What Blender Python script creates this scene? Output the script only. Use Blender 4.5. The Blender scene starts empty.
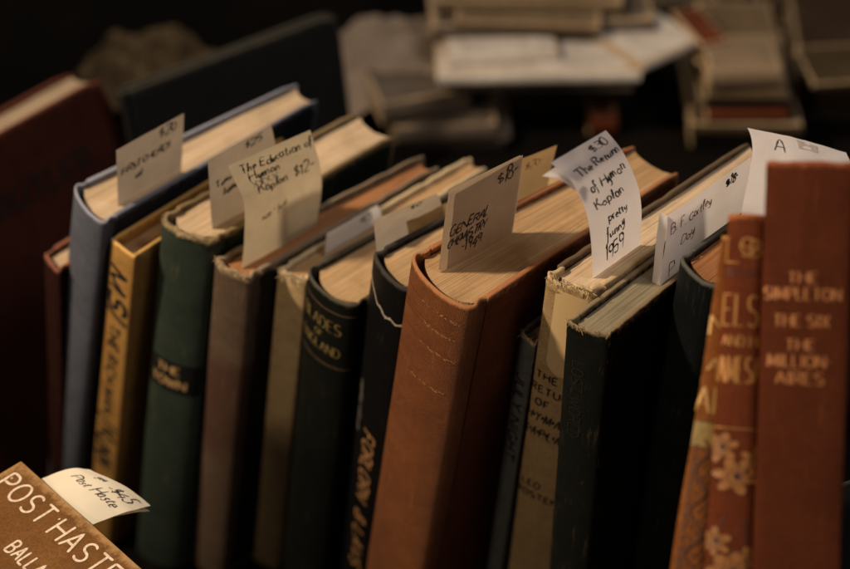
import bpy, math, random
import numpy as np
from mathutils import Matrix, Vector, noise

random.seed(7)
sc = bpy.context.scene
COL = sc.collection
MM = 0.001
TABLE = -.085                      # height of the table under the books

# ------------------------------------------------------------------ camera frame
F_PX, CX, CY = 1800.0, 425.0, 284.5
PITCH = math.radians(40)
FWD = np.array([0, math.cos(PITCH), -math.sin(PITCH)])
RGT = np.array([1.0, 0, 0])
UPV = np.array([0, math.sin(PITCH), math.cos(PITCH)])
CAM = np.array([0, 0, .2]) - .9 * FWD


def ray(px, py):
    return FWD + RGT * (px - CX) / F_PX - UPV * (py - CY) / F_PX


def at(px, py, s):
    return CAM + ray(px, py) * s


def at_z(px, py, z):
    d = ray(px, py)
    return CAM + d * ((z - CAM[2]) / d[2])


def unit(v):
    v = np.asarray(v, float)
    return v / np.linalg.norm(v)


# ------------------------------------------------------------------ materials
MATS = {}


class NT:
    def __init__(self, name):
        self.m = bpy.data.materials.new(name)
        self.m.use_nodes = True
        self.n = self.m.node_tree.nodes
        self.l = self.m.node_tree.links
        self.b = self.n['Principled BSDF']
        self.out = self.n['Material Output']

    def add(self, t, **kw):
        nd = self.n.new(t)
        for k, v in kw.items():
            if k in nd.inputs:
                nd.inputs[k].default_value = v
            else:
                setattr(nd, k, v)
        return nd

    def link(self, a, b):
        self.l.new(a, b)

    def coords(self, scale=(1, 1, 1), uv=True):
        tc = self.add('ShaderNodeTexCoord')
        mp = self.add('ShaderNodeMapping')
        mp.inputs['Scale'].default_value = scale
        self.link(tc.outputs['UV' if uv else 'Object'], mp.inputs['Vector'])
        return mp.outputs[0]

    def noise(self, vec, scale, detail=4, rough=.6):
        n = self.add('ShaderNodeTexNoise', Scale=scale, Detail=detail, Roughness=rough)
        self.link(vec, n.inputs['Vector'])
        return n.outputs['Fac']

    def ramp(self, fac, p0, p1, c0=(0, 0, 0, 1), c1=(1, 1, 1, 1)):
        r = self.add('ShaderNodeValToRGB')
        r.color_ramp.elements[0].position = p0
        r.color_ramp.elements[1].position = p1
        r.color_ramp.elements[0].color = c0
        r.color_ramp.elements[1].color = c1
        self.link(fac, r.inputs[0])
        return r.outputs[0]

    def mix(self, fac, a, b):
        m = self.add('ShaderNodeMix', data_type='RGBA')
        for v, s in ((fac, 0), (a, 6), (b, 7)):
            if isinstance(v, (int, float)):
                m.inputs[s].default_value = v
            elif isinstance(v, tuple):
                m.inputs[s].default_value = v
            else:
                self.link(v, m.inputs[s])
        return m.outputs[2]

    def math(self, op, a, b):
        m = self.add('ShaderNodeMath', operation=op)
        for v, s in ((a, 0), (b, 1)):
            if isinstance(v, (int, float)):
                m.inputs[s].default_value = v
            else:
                self.link(v, m.inputs[s])
        return m.outputs[0]

    def bump(self, h, strength, dist):
        b = self.add('ShaderNodeBump', Strength=strength, Distance=dist)
        self.link(h, b.inputs['Height'])
        self.link(b.outputs[0], self.b.inputs['Normal'])
        return b


def c4(c):
    return (c[0], c[1], c[2], 1)


def cloth(name, base, dark=None, wear=(.45, .33, .2), rough=.75, weave=1500, wear_amt=1.0, bump=.25, spec=.1, fade=None, fade_rng=None):
    """book cloth: weave, mottling, stains and worn edges read from the 'wear' attribute"""
    if name in MATS:
        return MATS[name]
    t = NT(name)
    dark = dark or tuple(x * .6 for x in base)
    v = t.coords()
    big = t.noise(v, 28, 5, .65)
    fine = t.noise(v, 760, 4, .7)
    col = t.mix(t.ramp(big, .33, .68), c4(dark), c4(base))
    if fade:                                   # sunned / rubbed zones along the spine height
        sep = t.add('ShaderNodeSeparateXYZ')
        t.link(v, sep.inputs[0])
        wob = t.math('MULTIPLY', t.noise(v, 60, 4, .6), .03)
        zz = t.math('ADD', sep.outputs[1], wob)
        a = t.ramp(zz, fade_rng[0], fade_rng[0] + .012)
        b = t.ramp(zz, fade_rng[1], fade_rng[1] + .012)
        col = t.mix(t.math('SUBTRACT', a, b), col, c4(fade))
    col = t.mix(t.math('MULTIPLY', t.ramp(fine, .40, .66), .7), col, c4(tuple(x * .38 for x in base)))
    lite = t.ramp(t.noise(v, 1250, 3, .6), .58, .72)
    col = t.mix(t.math('MULTIPLY', lite, .38), col, c4(tuple(min(1, x * 1.9) for x in base)))
    stain = t.noise(v, 90, 6, .75)
    col = t.mix(t.math('MULTIPLY', t.ramp(stain, .48, .68), .6), col, c4(tuple(x * .38 for x in base)))
    sv = t.coords((260, 38, 1))
    scuff = t.ramp(t.noise(sv, 1.0, 6, .75), .57, .70)
    col = t.mix(t.math('MULTIPLY', scuff, .38 * wear_amt), col, c4(tuple(.55 * x + .45 * y for x, y in zip(base, wear))))
    at_ = t.add('ShaderNodeAttribute', attribute_name='wear')
    w = t.math('ADD', at_.outputs['Fac'], t.math('MULTIPLY', t.math('SUBTRACT', t.noise(v, 240, 5, .7), .5), 1.1))
    wf = t.math('MULTIPLY', t.ramp(w, .50, .85), wear_amt)
    col = t.mix(wf, col, c4(wear))
    t.link(col, t.b.inputs['Base Color'])
    t.b.inputs['Roughness'].default_value = rough
    t.b.inputs['Specular IOR Level'].default_value = spec
    w1 = t.add('ShaderNodeTexWave', wave_type='BANDS', bands_direction='X', Scale=weave / 2.6, Distortion=1.2)
    w2 = t.add('ShaderNodeTexWave', wave_type='BANDS', bands_direction='Y', Scale=weave / 2.6, Distortion=1.2)
    t.link(v, w1.inputs['Vector'])
    t.link(v, w2.inputs['Vector'])
    ww = t.math('MULTIPLY', w1.outputs['Fac'], w2.outputs['Fac'])
    h = t.math('ADD', ww, t.math('ADD', t.math('MULTIPLY', fine, 1.4), t.math('MULTIPLY', stain, 2.0)))
    if bump > .12:
        col = t.mix(t.math('MULTIPLY', t.math('SUBTRACT', 1.0, ww), .32), col, c4(tuple(x * .35 for x in base)))
    t.link(col, t.b.inputs['Base Color'])
    t.bump(h, min(1, bump * 1.8), .0005)
    MATS[name] = t.m
    return t.m


def pages(name, c0, c1, lines=1100):
    """stacked paper edges: lines run across the thickness (UV u)"""
    if name in MATS:
        return MATS[name]
    t = NT(name)
    v = t.coords((lines, 16, 1))
    v2 = t.coords((lines * .16, 2.5, 1))
    v3 = t.coords((1, 1, 1))
    a = t.noise(v, 1.0, 2, .5)
    b = t.noise(v2, 1.0, 3, .6)
    s = t.noise(v3, 45, 5, .65)
    col = t.mix(t.ramp(a, .3, .7), c4(tuple(x * .58 for x in c0)), c4(c0))
    col = t.mix(t.math('MULTIPLY', t.ramp(b, .35, .75), .6), col, c4(c1))
    col = t.mix(t.math('MULTIPLY', t.ramp(s, .48, .8), .55), col, c4(tuple(x * .5 for x in c1)))
    t.link(col, t.b.inputs['Base Color'])
    t.b.inputs['Roughness'].default_value = .85
    t.b.inputs['Specular IOR Level'].default_value = .15
    gap = t.ramp(t.noise(t.coords((lines * .5, 9, 1)), 1.0, 4, .65), .62, .76)
    col = t.mix(t.math('MULTIPLY', gap, .55), col, c4(tuple(x * .3 for x in c1)))
    fox = t.ramp(t.noise(v3, 260, 4, .7), .66, .74)
    col = t.mix(t.math('MULTIPLY', fox, .45), col, c4((c1[0] * .6, c1[1] * .45, c1[2] * .35)))
    t.link(col, t.b.inputs['Base Color'])
    t.bump(t.math('ADD', a, t.math('MULTIPLY', b, 1.5)), .8, .0009)
    MATS[name] = t.m
    return t.m


def paper(name, c, trans=.35, stain=.8):
    if name in MATS:
        return MATS[name]
    t = NT(name)
    v = t.coords((1, 1, 1))
    n = t.noise(v, 55, 5, .6)
    f = t.noise(v, 900, 3, .6)
    col = t.mix(t.ramp(n, .35, .75), c4(c), c4(tuple(x * stain for x in c)))
    t.link(col, t.b.inputs['Base Color'])
    t.b.inputs['Roughness'].default_value = .8
    t.b.inputs['Specular IOR Level'].default_value = .2
    bp = t.bump(t.math('ADD', t.math('MULTIPLY', n, 3.0), t.math('MULTIPLY', f, .3)), .25, .0008)
    tr = t.add('ShaderNodeBsdfTranslucent')
    t.link(col, tr.inputs['Color'])
    mx = t.add('ShaderNodeMixShader')
    mx.inputs[0].default_value = trans
    t.link(t.b.outputs[0], mx.inputs[1])
    t.link(tr.outputs[0], mx.inputs[2])
    t.link(mx.outputs[0], t.out.inputs['Surface'])
    MATS[name] = t.m
    return t.m


def ink(name, c, rough=.6, metal=0.0, worn=0.0, under=(.2, .1, .05)):
    if name in MATS:
        return MATS[name]
    t = NT(name)
    v = t.coords((1, 1, 1), uv=False)
    n = t.noise(v, 500, 4, .7)
    col = t.mix(t.math('MULTIPLY', t.ramp(n, .45, .62), max(worn, .12)), c4(c), c4(under if worn else tuple(x * .6 for x in c)))
    t.link(col, t.b.inputs['Base Color'])
    t.b.inputs['Roughness'].default_value = rough
    t.b.inputs['Metallic'].default_value = metal
    MATS[name] = t.m
    return t.m


# ------------------------------------------------------------------ object helpers
def tag(o, label=None, cat=None, group=None, kind=None):
    if label: o['label'] = label
    if cat: o['category'] = cat
    if group: o['group'] = group
    if kind: o['kind'] = kind
    return o


def empty(name, M):
    o = bpy.data.objects.new(name, None)
    o.empty_display_size = .02
    COL.objects.link(o)
    o.matrix_world = M
    return o


def mesh_obj(name, verts, faces, mat, parent=None, uvs=None, wear=None, smooth=True, sharp=40):
    me = bpy.data.meshes.new(name)
    me.from_pydata([tuple(map(float, v)) for v in verts], [], faces)
    if uvs is not None:
        uvl = me.uv_layers.new(name='UVMap')
        i = 0
        flat = []
        for f in uvs:
            for u in f:
                flat += [u[0], u[1]]
        uvl.data.foreach_set('uv', flat)
    if wear is not None:
        a = me.attributes.new('wear', 'FLOAT', 'POINT')
        a.data.foreach_set('value', [float(w) for w in wear])
    if smooth:
        me.shade_smooth()
        me.set_sharp_from_angle(angle=math.radians(sharp))
    me.materials.append(mat)
    me.update()
    o = bpy.data.objects.new(name, me)
    COL.objects.link(o)
    if parent is not None:
        o.parent = parent
    return o


def axis_pts(a, b, n, r):
    """coordinates from a to b with extra loops next to both ends"""
    core = list(np.linspace(a + r, b - r, n))
    return [a, a + r * .3] + core + [b - r * .3, b]


def rbox(xs, ys, zs, r):
    """surface of a box sampled on the given coordinates, edges rounded by r -> verts, faces, raw coords, face axes"""
    idx, P, F, A = {}, [], [], []
    nx, ny, nz = len(xs), len(ys), len(zs)

    def vid(i, j, k):
        if (i, j, k) not in idx:
            idx[(i, j, k)] = len(P)
            P.append((xs[i], ys[j], zs[k]))
        return idx[(i, j, k)]
    for i in range(nx - 1):
        for j in range(ny - 1):
            F.append((vid(i, j, 0), vid(i, j + 1, 0), vid(i + 1, j + 1, 0), vid(i + 1, j, 0))); A.append(2)
            k = nz - 1
            F.append((vid(i, j, k), vid(i + 1, j, k), vid(i + 1, j + 1, k), vid(i, j + 1, k))); A.append(2)
        for k in range(nz - 1):
            F.append((vid(i, 0, k), vid(i + 1, 0, k), vid(i + 1, 0, k + 1), vid(i, 0, k + 1))); A.append(1)
            j = ny - 1
            F.append((vid(i, j, k), vid(i, j, k + 1), vid(i + 1, j, k + 1), vid(i + 1, j, k))); A.append(1)
    for j in range(ny - 1):
        for k in range(nz - 1):
            F.append((vid(0, j, k), vid(0, j, k + 1), vid(0, j + 1, k + 1), vid(0, j + 1, k))); A.append(0)
            i = nx - 1
            F.append((vid(i, j, k), vid(i, j + 1, k), vid(i, j + 1, k + 1), vid(i, j, k + 1))); A.append(0)
    raw = np.array(P)
    lo = np.array([xs[0], ys[0], zs[0]]) + r
    hi = np.array([xs[-1], ys[-1], zs[-1]]) - r
    lo2, hi2 = np.minimum(lo, hi), np.maximum(lo, hi)
    q = np.clip(raw, lo2, hi2)
    d = raw - q
    ln = np.linalg.norm(d, axis=1)
    out = raw.copy()
    m = ln > 1e-9
    out[m] = q[m] + d[m] / ln[m][:, None] * np.minimum(ln[m], r)[:, None]
    return out, F, raw, A


def box_uv(raw, F, A, pick):
    uvs = []
    for f, a in zip(F, A):
        uvs.append([pick(raw[i], a) for i in f])
    return uvs


def n3(x, y, z):
    return noise.noise(Vector((x, y, z)))


# ------------------------------------------------------------------ stroke lettering
def arc(cx, cy, rx, ry, a0, a1, n=9):
    return [(cx + rx * math.cos(math.radians(a0 + (a1 - a0) * i / n)), cy + ry * math.sin(math.radians(a0 + (a1 - a0) * i / n))) for i in range(n + 1)]


G = {
 'A': (4, [[(0, 0), (2, 6), (4, 0)], [(.8, 2.1), (3.2, 2.1)]]),
 'B': (3.6, [[(0, 0), (0, 6)], [(0, 6), (1.8, 6)] + arc(1.8, 4.6, 1.5, 1.4, 90, -90) + [(0, 3.2)], [(0, 3.2), (1.9, 3.2)] + arc(1.9, 1.6, 1.7, 1.6, 90, -90) + [(0, 0)]]),
 'C': (4, [arc(2.2, 3, 2.1, 3, 48, 312, 14)]),
 'D': (4, [[(0, 0), (0, 6)], [(0, 6), (1.3, 6)] + arc(1.3, 3, 2.6, 3, 90, -90) + [(0, 0)]]),
 'E': (3.3, [[(0, 0), (0, 6)], [(0, 6), (3.2, 6)], [(0, 3.1), (2.6, 3.1)], [(0, 0), (3.3, 0)]]),
 'F': (3.2, [[(0, 0), (0, 6)], [(0, 6), (3.2, 6)], [(0, 3.1), (2.5, 3.1)]]),
 'G': (4.2, [arc(2.2, 3, 2.1, 3, 48, 330, 14) + [(4.1, 2.6), (2.6, 2.6)]]),
 'H': (4, [[(0, 0), (0, 6)], [(4, 0), (4, 6)], [(0, 3.1), (4, 3.1)]]),
 'I': (.8, [[(.4, 0), (.4, 6)]]),
 'J': (2.8, [[(2.6, 6), (2.6, 1.6)] + arc(1.3, 1.5, 1.3, 1.5, 0, -170)]),
 'K': (3.8, [[(0, 0), (0, 6)], [(3.6, 6), (.1, 2.6)], [(1.2, 3.6), (3.8, 0)]]),
 'L': (3.1, [[(0, 6), (0, 0)], [(0, 0), (3.1, 0)]]),
 'M': (4.8, [[(0, 0), (.3, 6)], [(.3, 6), (2.4, .6), (4.5, 6)], [(4.5, 6), (4.8, 0)]]),
 'N': (4, [[(0, 0), (0, 6)], [(0, 6), (4, 0)], [(4, 0), (4, 6)]]),
 'O': (4.4, [arc(2.2, 3, 2.2, 3, 90, 450, 22)]),
 'P': (3.5, [[(0, 0), (0, 6)], [(0, 6), (1.8, 6)] + arc(1.8, 4.4, 1.7, 1.6, 90, -90) + [(0, 2.8)]]),
 'Q': (4.4, [arc(2.2, 3, 2.2, 3, 90, 450, 22), [(2.6, 1.4), (4.4, -.6)]]),
 'R': (3.7, [[(0, 0), (0, 6)], [(0, 6), (1.8, 6)] + arc(1.8, 4.5, 1.7, 1.5, 90, -90) + [(0, 3)], [(1.7, 3), (3.7, 0)]]),
 'S': (3.6, [arc(1.8, 4.5, 1.6, 1.5, 38, 270, 12) + arc(1.8, 1.5, 1.7, 1.5, 88, -145, 12)]),
 'T': (3.8, [[(1.9, 0), (1.9, 6)], [(0, 6), (3.8, 6)]]),
 'U': (4, [[(0, 6), (0, 2)] + arc(2, 2, 2, 2, 180, 360) + [(4, 6)]]),
 'V': (4, [[(0, 6), (2, 0)], [(2, 0), (4, 6)]]),
 'W': (5.4, [[(0, 6), (1.4, 0)], [(1.4, 0), (2.7, 5)], [(2.7, 5), (4, 0)], [(4, 0), (5.4, 6)]]),
 'X': (3.8, [[(0, 6), (3.8, 0)], [(3.8, 6), (0, 0)]]),
 'Y': (3.8, [[(0, 6), (1.9, 2.9)], [(3.8, 6), (1.9, 2.9)], [(1.9, 2.9), (1.9, 0)]]),
 'Z': (3.7, [[(.1, 6), (3.7, 6), (0, 0), (3.7, 0)]]),
 '0': (3.2, [arc(1.6, 3, 1.5, 3, 90, 450, 18)]),
 '1': (1.6, [[(.2, 4.8), (1, 6), (.9, 0)]]),
 '2': (3.2, [arc(1.6, 4.5, 1.5, 1.5, 160, -20, 8) + [(2.6, 3), (.1, 0), (3.3, .1)]]),
 '3': (3, [arc(1.3, 4.6, 1.4, 1.4, 140, -90, 8) + arc(1.3, 1.6, 1.7, 1.6, 90, -140, 9)]),
 '4': (3.4, [[(2, 6), (.1, 2.2), (3.4, 2.3)], [(2.6, 3.8), (2.3, -.4)]]),
 '5': (3, [[(2.9, 6), (.5, 5.9), (.3, 3.4)] + arc(1.3, 1.8, 1.6, 1.8, 110, -140, 9)]),
 '8': (3, [arc(1.5, 4.6, 1.2, 1.4, -80, 260, 12) + arc(1.5, 1.6, 1.5, 1.6, 95, -260, 12)]),
 '9': (3, [arc(1.4, 4.4, 1.3, 1.5, 10, 350, 12) + [(2.8, 5.4), (2.7, 3), (2.2, 0)]]),
 '$': (3, [arc(1.5, 4.2, 1.3, 1.1, 30, 270, 9) + arc(1.5, 2, 1.4, 1.1, 90, -150, 9), [(1.7, 6.3), (1.4, -.2)]]),
 '-': (2.4, [[(.2, 2.9), (2.2, 3.1)]]),
 '.': (.8, [[(.2, .1), (.5, .35)]]),
 "'": (1, [[(.5, 6.4), (.3, 5.3)]]),
 '/': (2.6, [[(0, -.6), (2.6, 6.6)]]),
 '&': (4.2, [[(4, 0), (1, 4.4)] + arc(1.9, 5, .95, 1, 200, -20, 8) + [(.9, 2.6)] + arc(1.7, 1.3, 1.6, 1.3, 140, 340, 8) + [(3.9, 2.8)]]),
 '*': (2.2, [[(1.1, 4.6), (1.1, 2)], [(.1, 4), (2.1, 2.6)], [(2.1, 4), (.1, 2.6)]]),
 'a': (2.7, [arc(1.2, 1.4, 1.1, 1.4, 40, 330, 10) + [(2.2, 2.8), (2.2, .6), (2.8, .1)]]),
 'b': (2.5, [[(.2, 6), (.2, .4)] + arc(1.2, 1.3, 1, 1.3, 200, 520, 10)]),
 'c': (2.2, [arc(1.2, 1.4, 1.1, 1.4, 50, 320, 10)]),
 'd': (2.7, [arc(1.2, 1.4, 1.1, 1.4, 40, 330, 10) + [(2.3, 6), (2.2, .6), (2.8, .1)]]),
 'e': (2.3, [[(.2, 1.3), (2.1, 1.7)] + arc(1.2, 1.5, 1.0, 1.4, 20, 310, 10)]),
 'f': (2, [[(2.1, 5.4), (1.4, 6.1), (.9, 5), (.8, 2), (.5, -1.8), (0, -2.2)], [(0, 2.8), (1.9, 3)]]),
 'g': (2.5, [arc(1.2, 1.5, 1.1, 1.3, 40, 330, 10) + [(2.3, 2.8), (2.1, -1.2), (1, -2), (.2, -1.3)]]),
 'h': (2.5, [[(.3, 6), (.2, 0), (.4, 1.8), (1.4, 2.9), (2.1, 2.2), (2.2, .4), (2.6, .1)]]),
 'i': (1, [[(.4, 2.8), (.4, .4), (.9, .1)], [(.5, 4), (.6, 4.3)]]),
 'l': (1.1, [[(.2, .8), (.8, 5.2), (.5, 5.8), (.3, 4.6), (.4, .6), (1.1, .1)]]),
 'm': (3.8, [[(.1, 2.8), (.2, 0), (.5, 2), (1.2, 2.8), (1.6, 2), (1.7, .1), (2, 2), (2.7, 2.8), (3.1, 2), (3.2, .4), (3.8, .1)]]),
 'n': (2.5, [[(.1, 2.8), (.2, 0), (.5, 2), (1.4, 2.8), (1.9, 2), (2, .4), (2.5, .1)]]),
 'o': (2.3, [arc(1.2, 1.4, 1.1, 1.4, 80, 440, 12)]),
 'p': (2.5, [[(.3, 2.9), (.1, -2.2)], arc(1.2, 1.4, 1.1, 1.4, 170, -160, 10)]),
 'r': (2, [[(.1, 2.8), (.4, 0), (.5, 1.8), (1.1, 2.8), (1.9, 2.6)]]),
 's': (2, [[(1.8, 2.5), (1.1, 2.9), (.5, 2.2), (1.5, 1.2), (1.3, .2), (.1, .2)]]),
 't': (1.8, [[(.9, 4.6), (.7, .8), (1.1, .1), (1.7, .4)], [(0, 3), (1.9, 3.2)]]),
 'u': (2.6, [[(.1, 2.8), (.3, .5), (1, .1), (1.8, .8), (2.1, 2.8), (2.1, .4), (2.6, .1)]]),
 'v': (2.3, [[(.1, 2.8), (1.1, .1), (2.2, 2.9)]]),
 'w': (3.4, [[(.1, 2.8), (.8, .1), (1.7, 2.3), (2.4, .1), (3.3, 2.9)]]),
 'x': (2.2, [[(.1, 2.8), (2.1, 0)], [(2.1, 2.8), (.1, 0)]]),
 'y': (2.5, [[(.1, 2.8), (.5, .8), (1.3, .5), (2.1, 2.8), (1.8, -.8), (.9, -2.1), (0, -1.6)]]),
}


def catmull(pts, n=5):
    if len(pts) < 3:
        return pts
    P = [pts[0]] + list(pts) + [pts[-1]]
    out = []
    for i in range(1, len(P) - 2):
        p0, p1, p2, p3 = [np.array(P[j]) for j in (i - 1, i, i + 1, i + 2)]
        for k in range(n):
            t = k / n
            out.append(tuple(.5 * ((2 * p1) + (-p0 + p2) * t + (2 * p0 - 5 * p1 + 4 * p2 - p3) * t * t + (-p0 + 3 * p1 - 3 * p2 + p3) * t ** 3)))
    out.append(tuple(pts[-1]))
    return out


def text_strokes(txt, size, sp=1.2, hand=False, slant=0.0, squeeze=1.0, serif=0.0, rnd=None, wob=1.0, fitw=None):
    """-> polylines in metres, baseline start at 0,0; and the width"""
    rnd = rnd or random.Random(len(txt) * 13 + ord(txt[0]))
    k = size / 6.0
    x = 0
    out = []
    for ch in txt:
        if ch == ' ':
            x += 2.3 if not hand else 2.0
            continue
        w, strokes = G[ch]
        sx, sy, dy, rot = 1, 1, 0, 0
        if hand:
            sx, sy = 1 + wob * rnd.uniform(-.14, .14), 1 + wob * rnd.uniform(-.14, .14)
            dy, rot = wob * rnd.uniform(-.35, .35), wob * rnd.uniform(-.1, .1)
        for st in strokes:
            pts = st
            if hand:
                pts = [(p[0] + wob * rnd.uniform(-.15, .15), p[1] + wob * rnd.uniform(-.15, .15)) for p in pts]
                if len(pts) > 2:
                    pts = catmull(pts)
            q = []
            for px_, py_ in pts:
                X = px_ * sx * squeeze
                Y = py_ * sy
                X, Y = X - rot * Y, Y + rot * X
                q.append(((x + X + slant * Y), Y + dy))
            out.append(q)
            if serif and len(st) == 2 and abs(st[0][0] - st[1][0]) < .9 and abs(st[0][1] - st[1][1]) > 3:
                for e in q:
                    out.append([(e[0] - serif, e[1]), (e[0] + serif, e[1])])
        x += w * sx * squeeze + sp
    W = (x - sp)
    kx = k
    if fitw:
        kx = fitw / W
    return [[(p[0] * kx, p[1] * k) for p in s] for s in out], W * kx


def ribbons(strokes, width, fn, nib=0.0, step=.0006, lift=.00012, press=0.0):
    """thin inked strips following fn(x, y, lift) -> 3D"""
    V, Fc = [], []
    for si, st in enumerate(strokes):
        pts = [np.array(p) for p in st]
        res = [pts[0]]
        for a, b in zip(pts[:-1], pts[1:]):
            L = np.linalg.norm(b - a)
            n = max(1, int(L / step))
            for i in range(1, n + 1):
                res.append(a + (b - a) * i / n)
        n = len(res)
        if n < 2:
            continue
        base = len(V)
        for i, p in enumerate(res):
            d = res[min(i + 1, n - 1)] - res[max(i - 1, 0)]
            L = np.linalg.norm(d)
            d = d / L if L > 1e-12 else np.array([1., 0])
            nn = np.array([-d[1], d[0]])
            w = width * (1 - nib + nib * abs(d[1]))
            if press:
                w *= max(.25, 1 + press * (1.6 * n3(i * .16, si * 3.7, width * 9e3) + .7 * n3(i * .6, si * 1.3, 5)))
                w *= 1 - .45 * (i / n) ** 2
            if i in (0, n - 1):
                w *= .6
            z = lift + .000006 * (si % 9) + .0000012 * i
            V.append(fn(*(p + nn * w / 2), z))
            V.append(fn(*(p - nn * w / 2), z))
        for i in range(n - 1):
            a = base + 2 * i
            Fc.append((a, a + 1, a + 3, a + 2))
    return V, Fc


def blob(cx, cy, rx, ry, rot, fn, V, Fc, z, n=14):
    """filled ellipse laid on a surface"""
    b = len(V)
    V.append(fn(cx, cy, z))
    c, s = math.cos(rot), math.sin(rot)
    for i in range(n):
        a = 2 * math.pi * i / n
        X, Y = rx * math.cos(a), ry * math.sin(a)
        V.append(fn(cx + X * c - Y * s, cy + X * s + Y * c, z))
    for i in range(n):
        Fc.append((b, b + 1 + i, b + 1 + (i + 1) % n))


# ------------------------------------------------------------------ a book
BOOK_ROW = 'secondhand books standing in a row'


class Book:
    def __init__(self, label, A, T, D, U, th, thf, cock, dep, e, H, mat_spine, mat_board, mat_page, bulge=.004, bt=.0028, joint=.007, ct=.0016,
                 cap=.0005, jag=0.0, square=.0035, flare=0.0, concave=.003, groove=.0011, limp=0.0, ragged=0.0, seed=0, group=BOOK_ROW, wear_w=.005, board_jag=0.0, mat_back=None):
        self.th, self.thf, self.cock, self.dep, self.e, self.H = th, thf, cock, dep, e, H
        self.bulge, self.bt, self.joint, self.ct, self.flare, self.groove = bulge, bt, joint, ct, flare, groove
        T, D, U = unit(T), unit(D), unit(U)
        self.T, self.D, self.U = T, D, U
        base = np.asarray(A) - U * H
        self.base = base
        self.square = square
        M = Matrix(((T[0], D[0], U[0], base[0]), (T[1], D[1], U[1], base[1]), (T[2], D[2], U[2], base[2]), (0, 0, 0, 1)))
        self.root = empty('book', M)
        tag(self.root, label, 'book', group)
        rs = np.random.RandomState(seed + 11)
        self.seed = seed
        # outer spine profile
        pr = []
        nj, na = 6, 34
        for i in range(nj):
            t = 1 - i / nj
            pr.append((groove * math.sin(math.pi * t) ** 1.0, joint * t))
        for i in range(na + 1):
            a = math.pi * i / na
            pr.append((th / 2 - th / 2 * math.cos(a), -bulge * math.sin(a) ** .85 if 0 < i < na else 0))
        for i in range(1, nj + 1):
            t = i / nj
            pr.append((th - groove * math.sin(math.pi * t), joint * t))
        pr = np.array(pr)
        self.pr = pr
        tan = np.gradient(pr, axis=0)
        nrm = np.stack([tan[:, 1], -tan[:, 0]], 1)           # outward
        nrm /= np.maximum(np.linalg.norm(nrm, axis=1), 1e-9)[:, None]
        # smooth normals
        for _ in range(2):
            nrm[1:-1] = (nrm[:-2] + nrm[1:-1] * 2 + nrm[2:]) / 4
            nrm /= np.linalg.norm(nrm, axis=1)[:, None]
        self.nrm = nrm
        L = np.concatenate([[0], np.cumsum(np.linalg.norm(np.diff(pr, axis=0), axis=1))])
        self.L = L
        self.Lmid = L[nj + na // 2]
        # rows: outer from bottom to top, rim, inner
        zs = list(np.linspace(0, H - .012, 44)) + list(np.linspace(H - .010, H - ct * .6, 10))
        rows = [(0.0, z) for z in zs]
        for a in (30, 60, 90, 120, 150):
            rows.append((ct / 2 - ct / 2 * math.cos(math.radians(a)), H - ct * .6 + ct * .6 * math.sin(math.radians(a))))
        rows += [(ct, H - ct * .7), (ct, H - .006), (ct, H - .014)]
        V, W = [], []
        ns = len(pr)
        for ri, (off, z) in enumerate(rows):
            for i in range(ns):
                k = max(0.0, 1 - (H - z) / .012)
                jg = 0
                if jag:
                    nz = n3(L[i] * 95 + seed * 7, 3.1, seed) * .9 + n3(L[i] * 430, 8.3, seed) * .4
                    jg = max(0, nz + .15) * jag * k
                out = (n3(L[i] * 130, z * 260, seed) + .5 * n3(L[i] * 420, z * 120, seed + 2)) * ragged * .6 * k
                und = n3(L[i] * 40 + seed, z * 14, seed * 3.3) * .0004
                p = pr[i] - nrm[i] * (off - out - und)
                V.append(self.warp(p[0], p[1], z - jg))
                wz = max(0, 1 - (H - z) / wear_w) if off < ct * .9 else .75
                jw = 0
                for kk in (nj, nj + na):
                    jw = max(jw, .55 * max(0, 1 - abs(L[i] - L[kk]) / .003))
                W.append(max(wz, jw))
        Fc, UV = [], []
        for r in range(len(rows) - 1):
            for i in range(ns - 1):
                f = (r * ns + i, r * ns + i + 1, (r + 1) * ns + i + 1, (r + 1) * ns + i)
                Fc.append(f)
                vz = lambda rr: rows[rr][1] + (rows[rr][0] if rr > 53 else 0)
                UV.append([(L[i], vz(r)), (L[i + 1], vz(r)), (L[i + 1], vz(r + 1)), (L[i], vz(r + 1))])
        self.spine = mesh_obj('spine', V, Fc, mat_spine, self.root, UV, W, sharp=80)
        # boards
        for side in (0, 1):
            x0, x1 = (0, bt) if side == 0 else (th - bt, th)
            r = min(.0009, bt * .4)
            xs = axis_pts(x0, x1, 2, r)
            ys = axis_pts(joint - .001, dep, 26, r * 1.4)
            zz = axis_pts(0, H, 30, r * 1.4)
            P, F2, raw, Ax = rbox(xs, ys, zz, r)
            V, W = [], []
            for p, q in zip(P, raw):
                dz, dy = min(H - q[2], q[2]), dep - q[1]
                edge = min(dz, dy)
                w = max(0, 1 - edge / (wear_w * .8))
                corner = max(0, 1 - math.hypot(dz, dy) / .014)
                z, y = p[2], p[1]
                if board_jag:
                    kz = max(0, 1 - (H - q[2]) / .01)
                    z -= kz * board_jag * max(0, n3(q[1] * 190, seed, side) + .1)
                    ky = max(0, 1 - (dep - q[1]) / .01)
                    y -= ky * board_jag * max(0, n3(q[2] * 190, seed, side + 4) + .1)
                y -= corner * .0022
                z -= corner * .0022 * (1 if q[2] > H / 2 else -1)
                bow = .0006 * n3(q[1] * 12, q[2] * 12, seed + side * 9)
                V.append(self.warp(p[0] + bow, y, z))
                W.append(max(w, corner * .9))
            o = mesh_obj('front_board' if side else 'back_board', V, F2, (mat_board if side or not mat_back else mat_back), self.root,
                         box_uv(raw, F2, Ax, lambda p, a: (p[1], p[2]) if a == 0 else ((p[0], p[2]) if a == 1 else (p[1], p[0]))), W, sharp=60)
            if side: self.front = o
            else: self.back = o
        # page block
        x0, x1 = bt + .0002, th - bt - .0002
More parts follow.
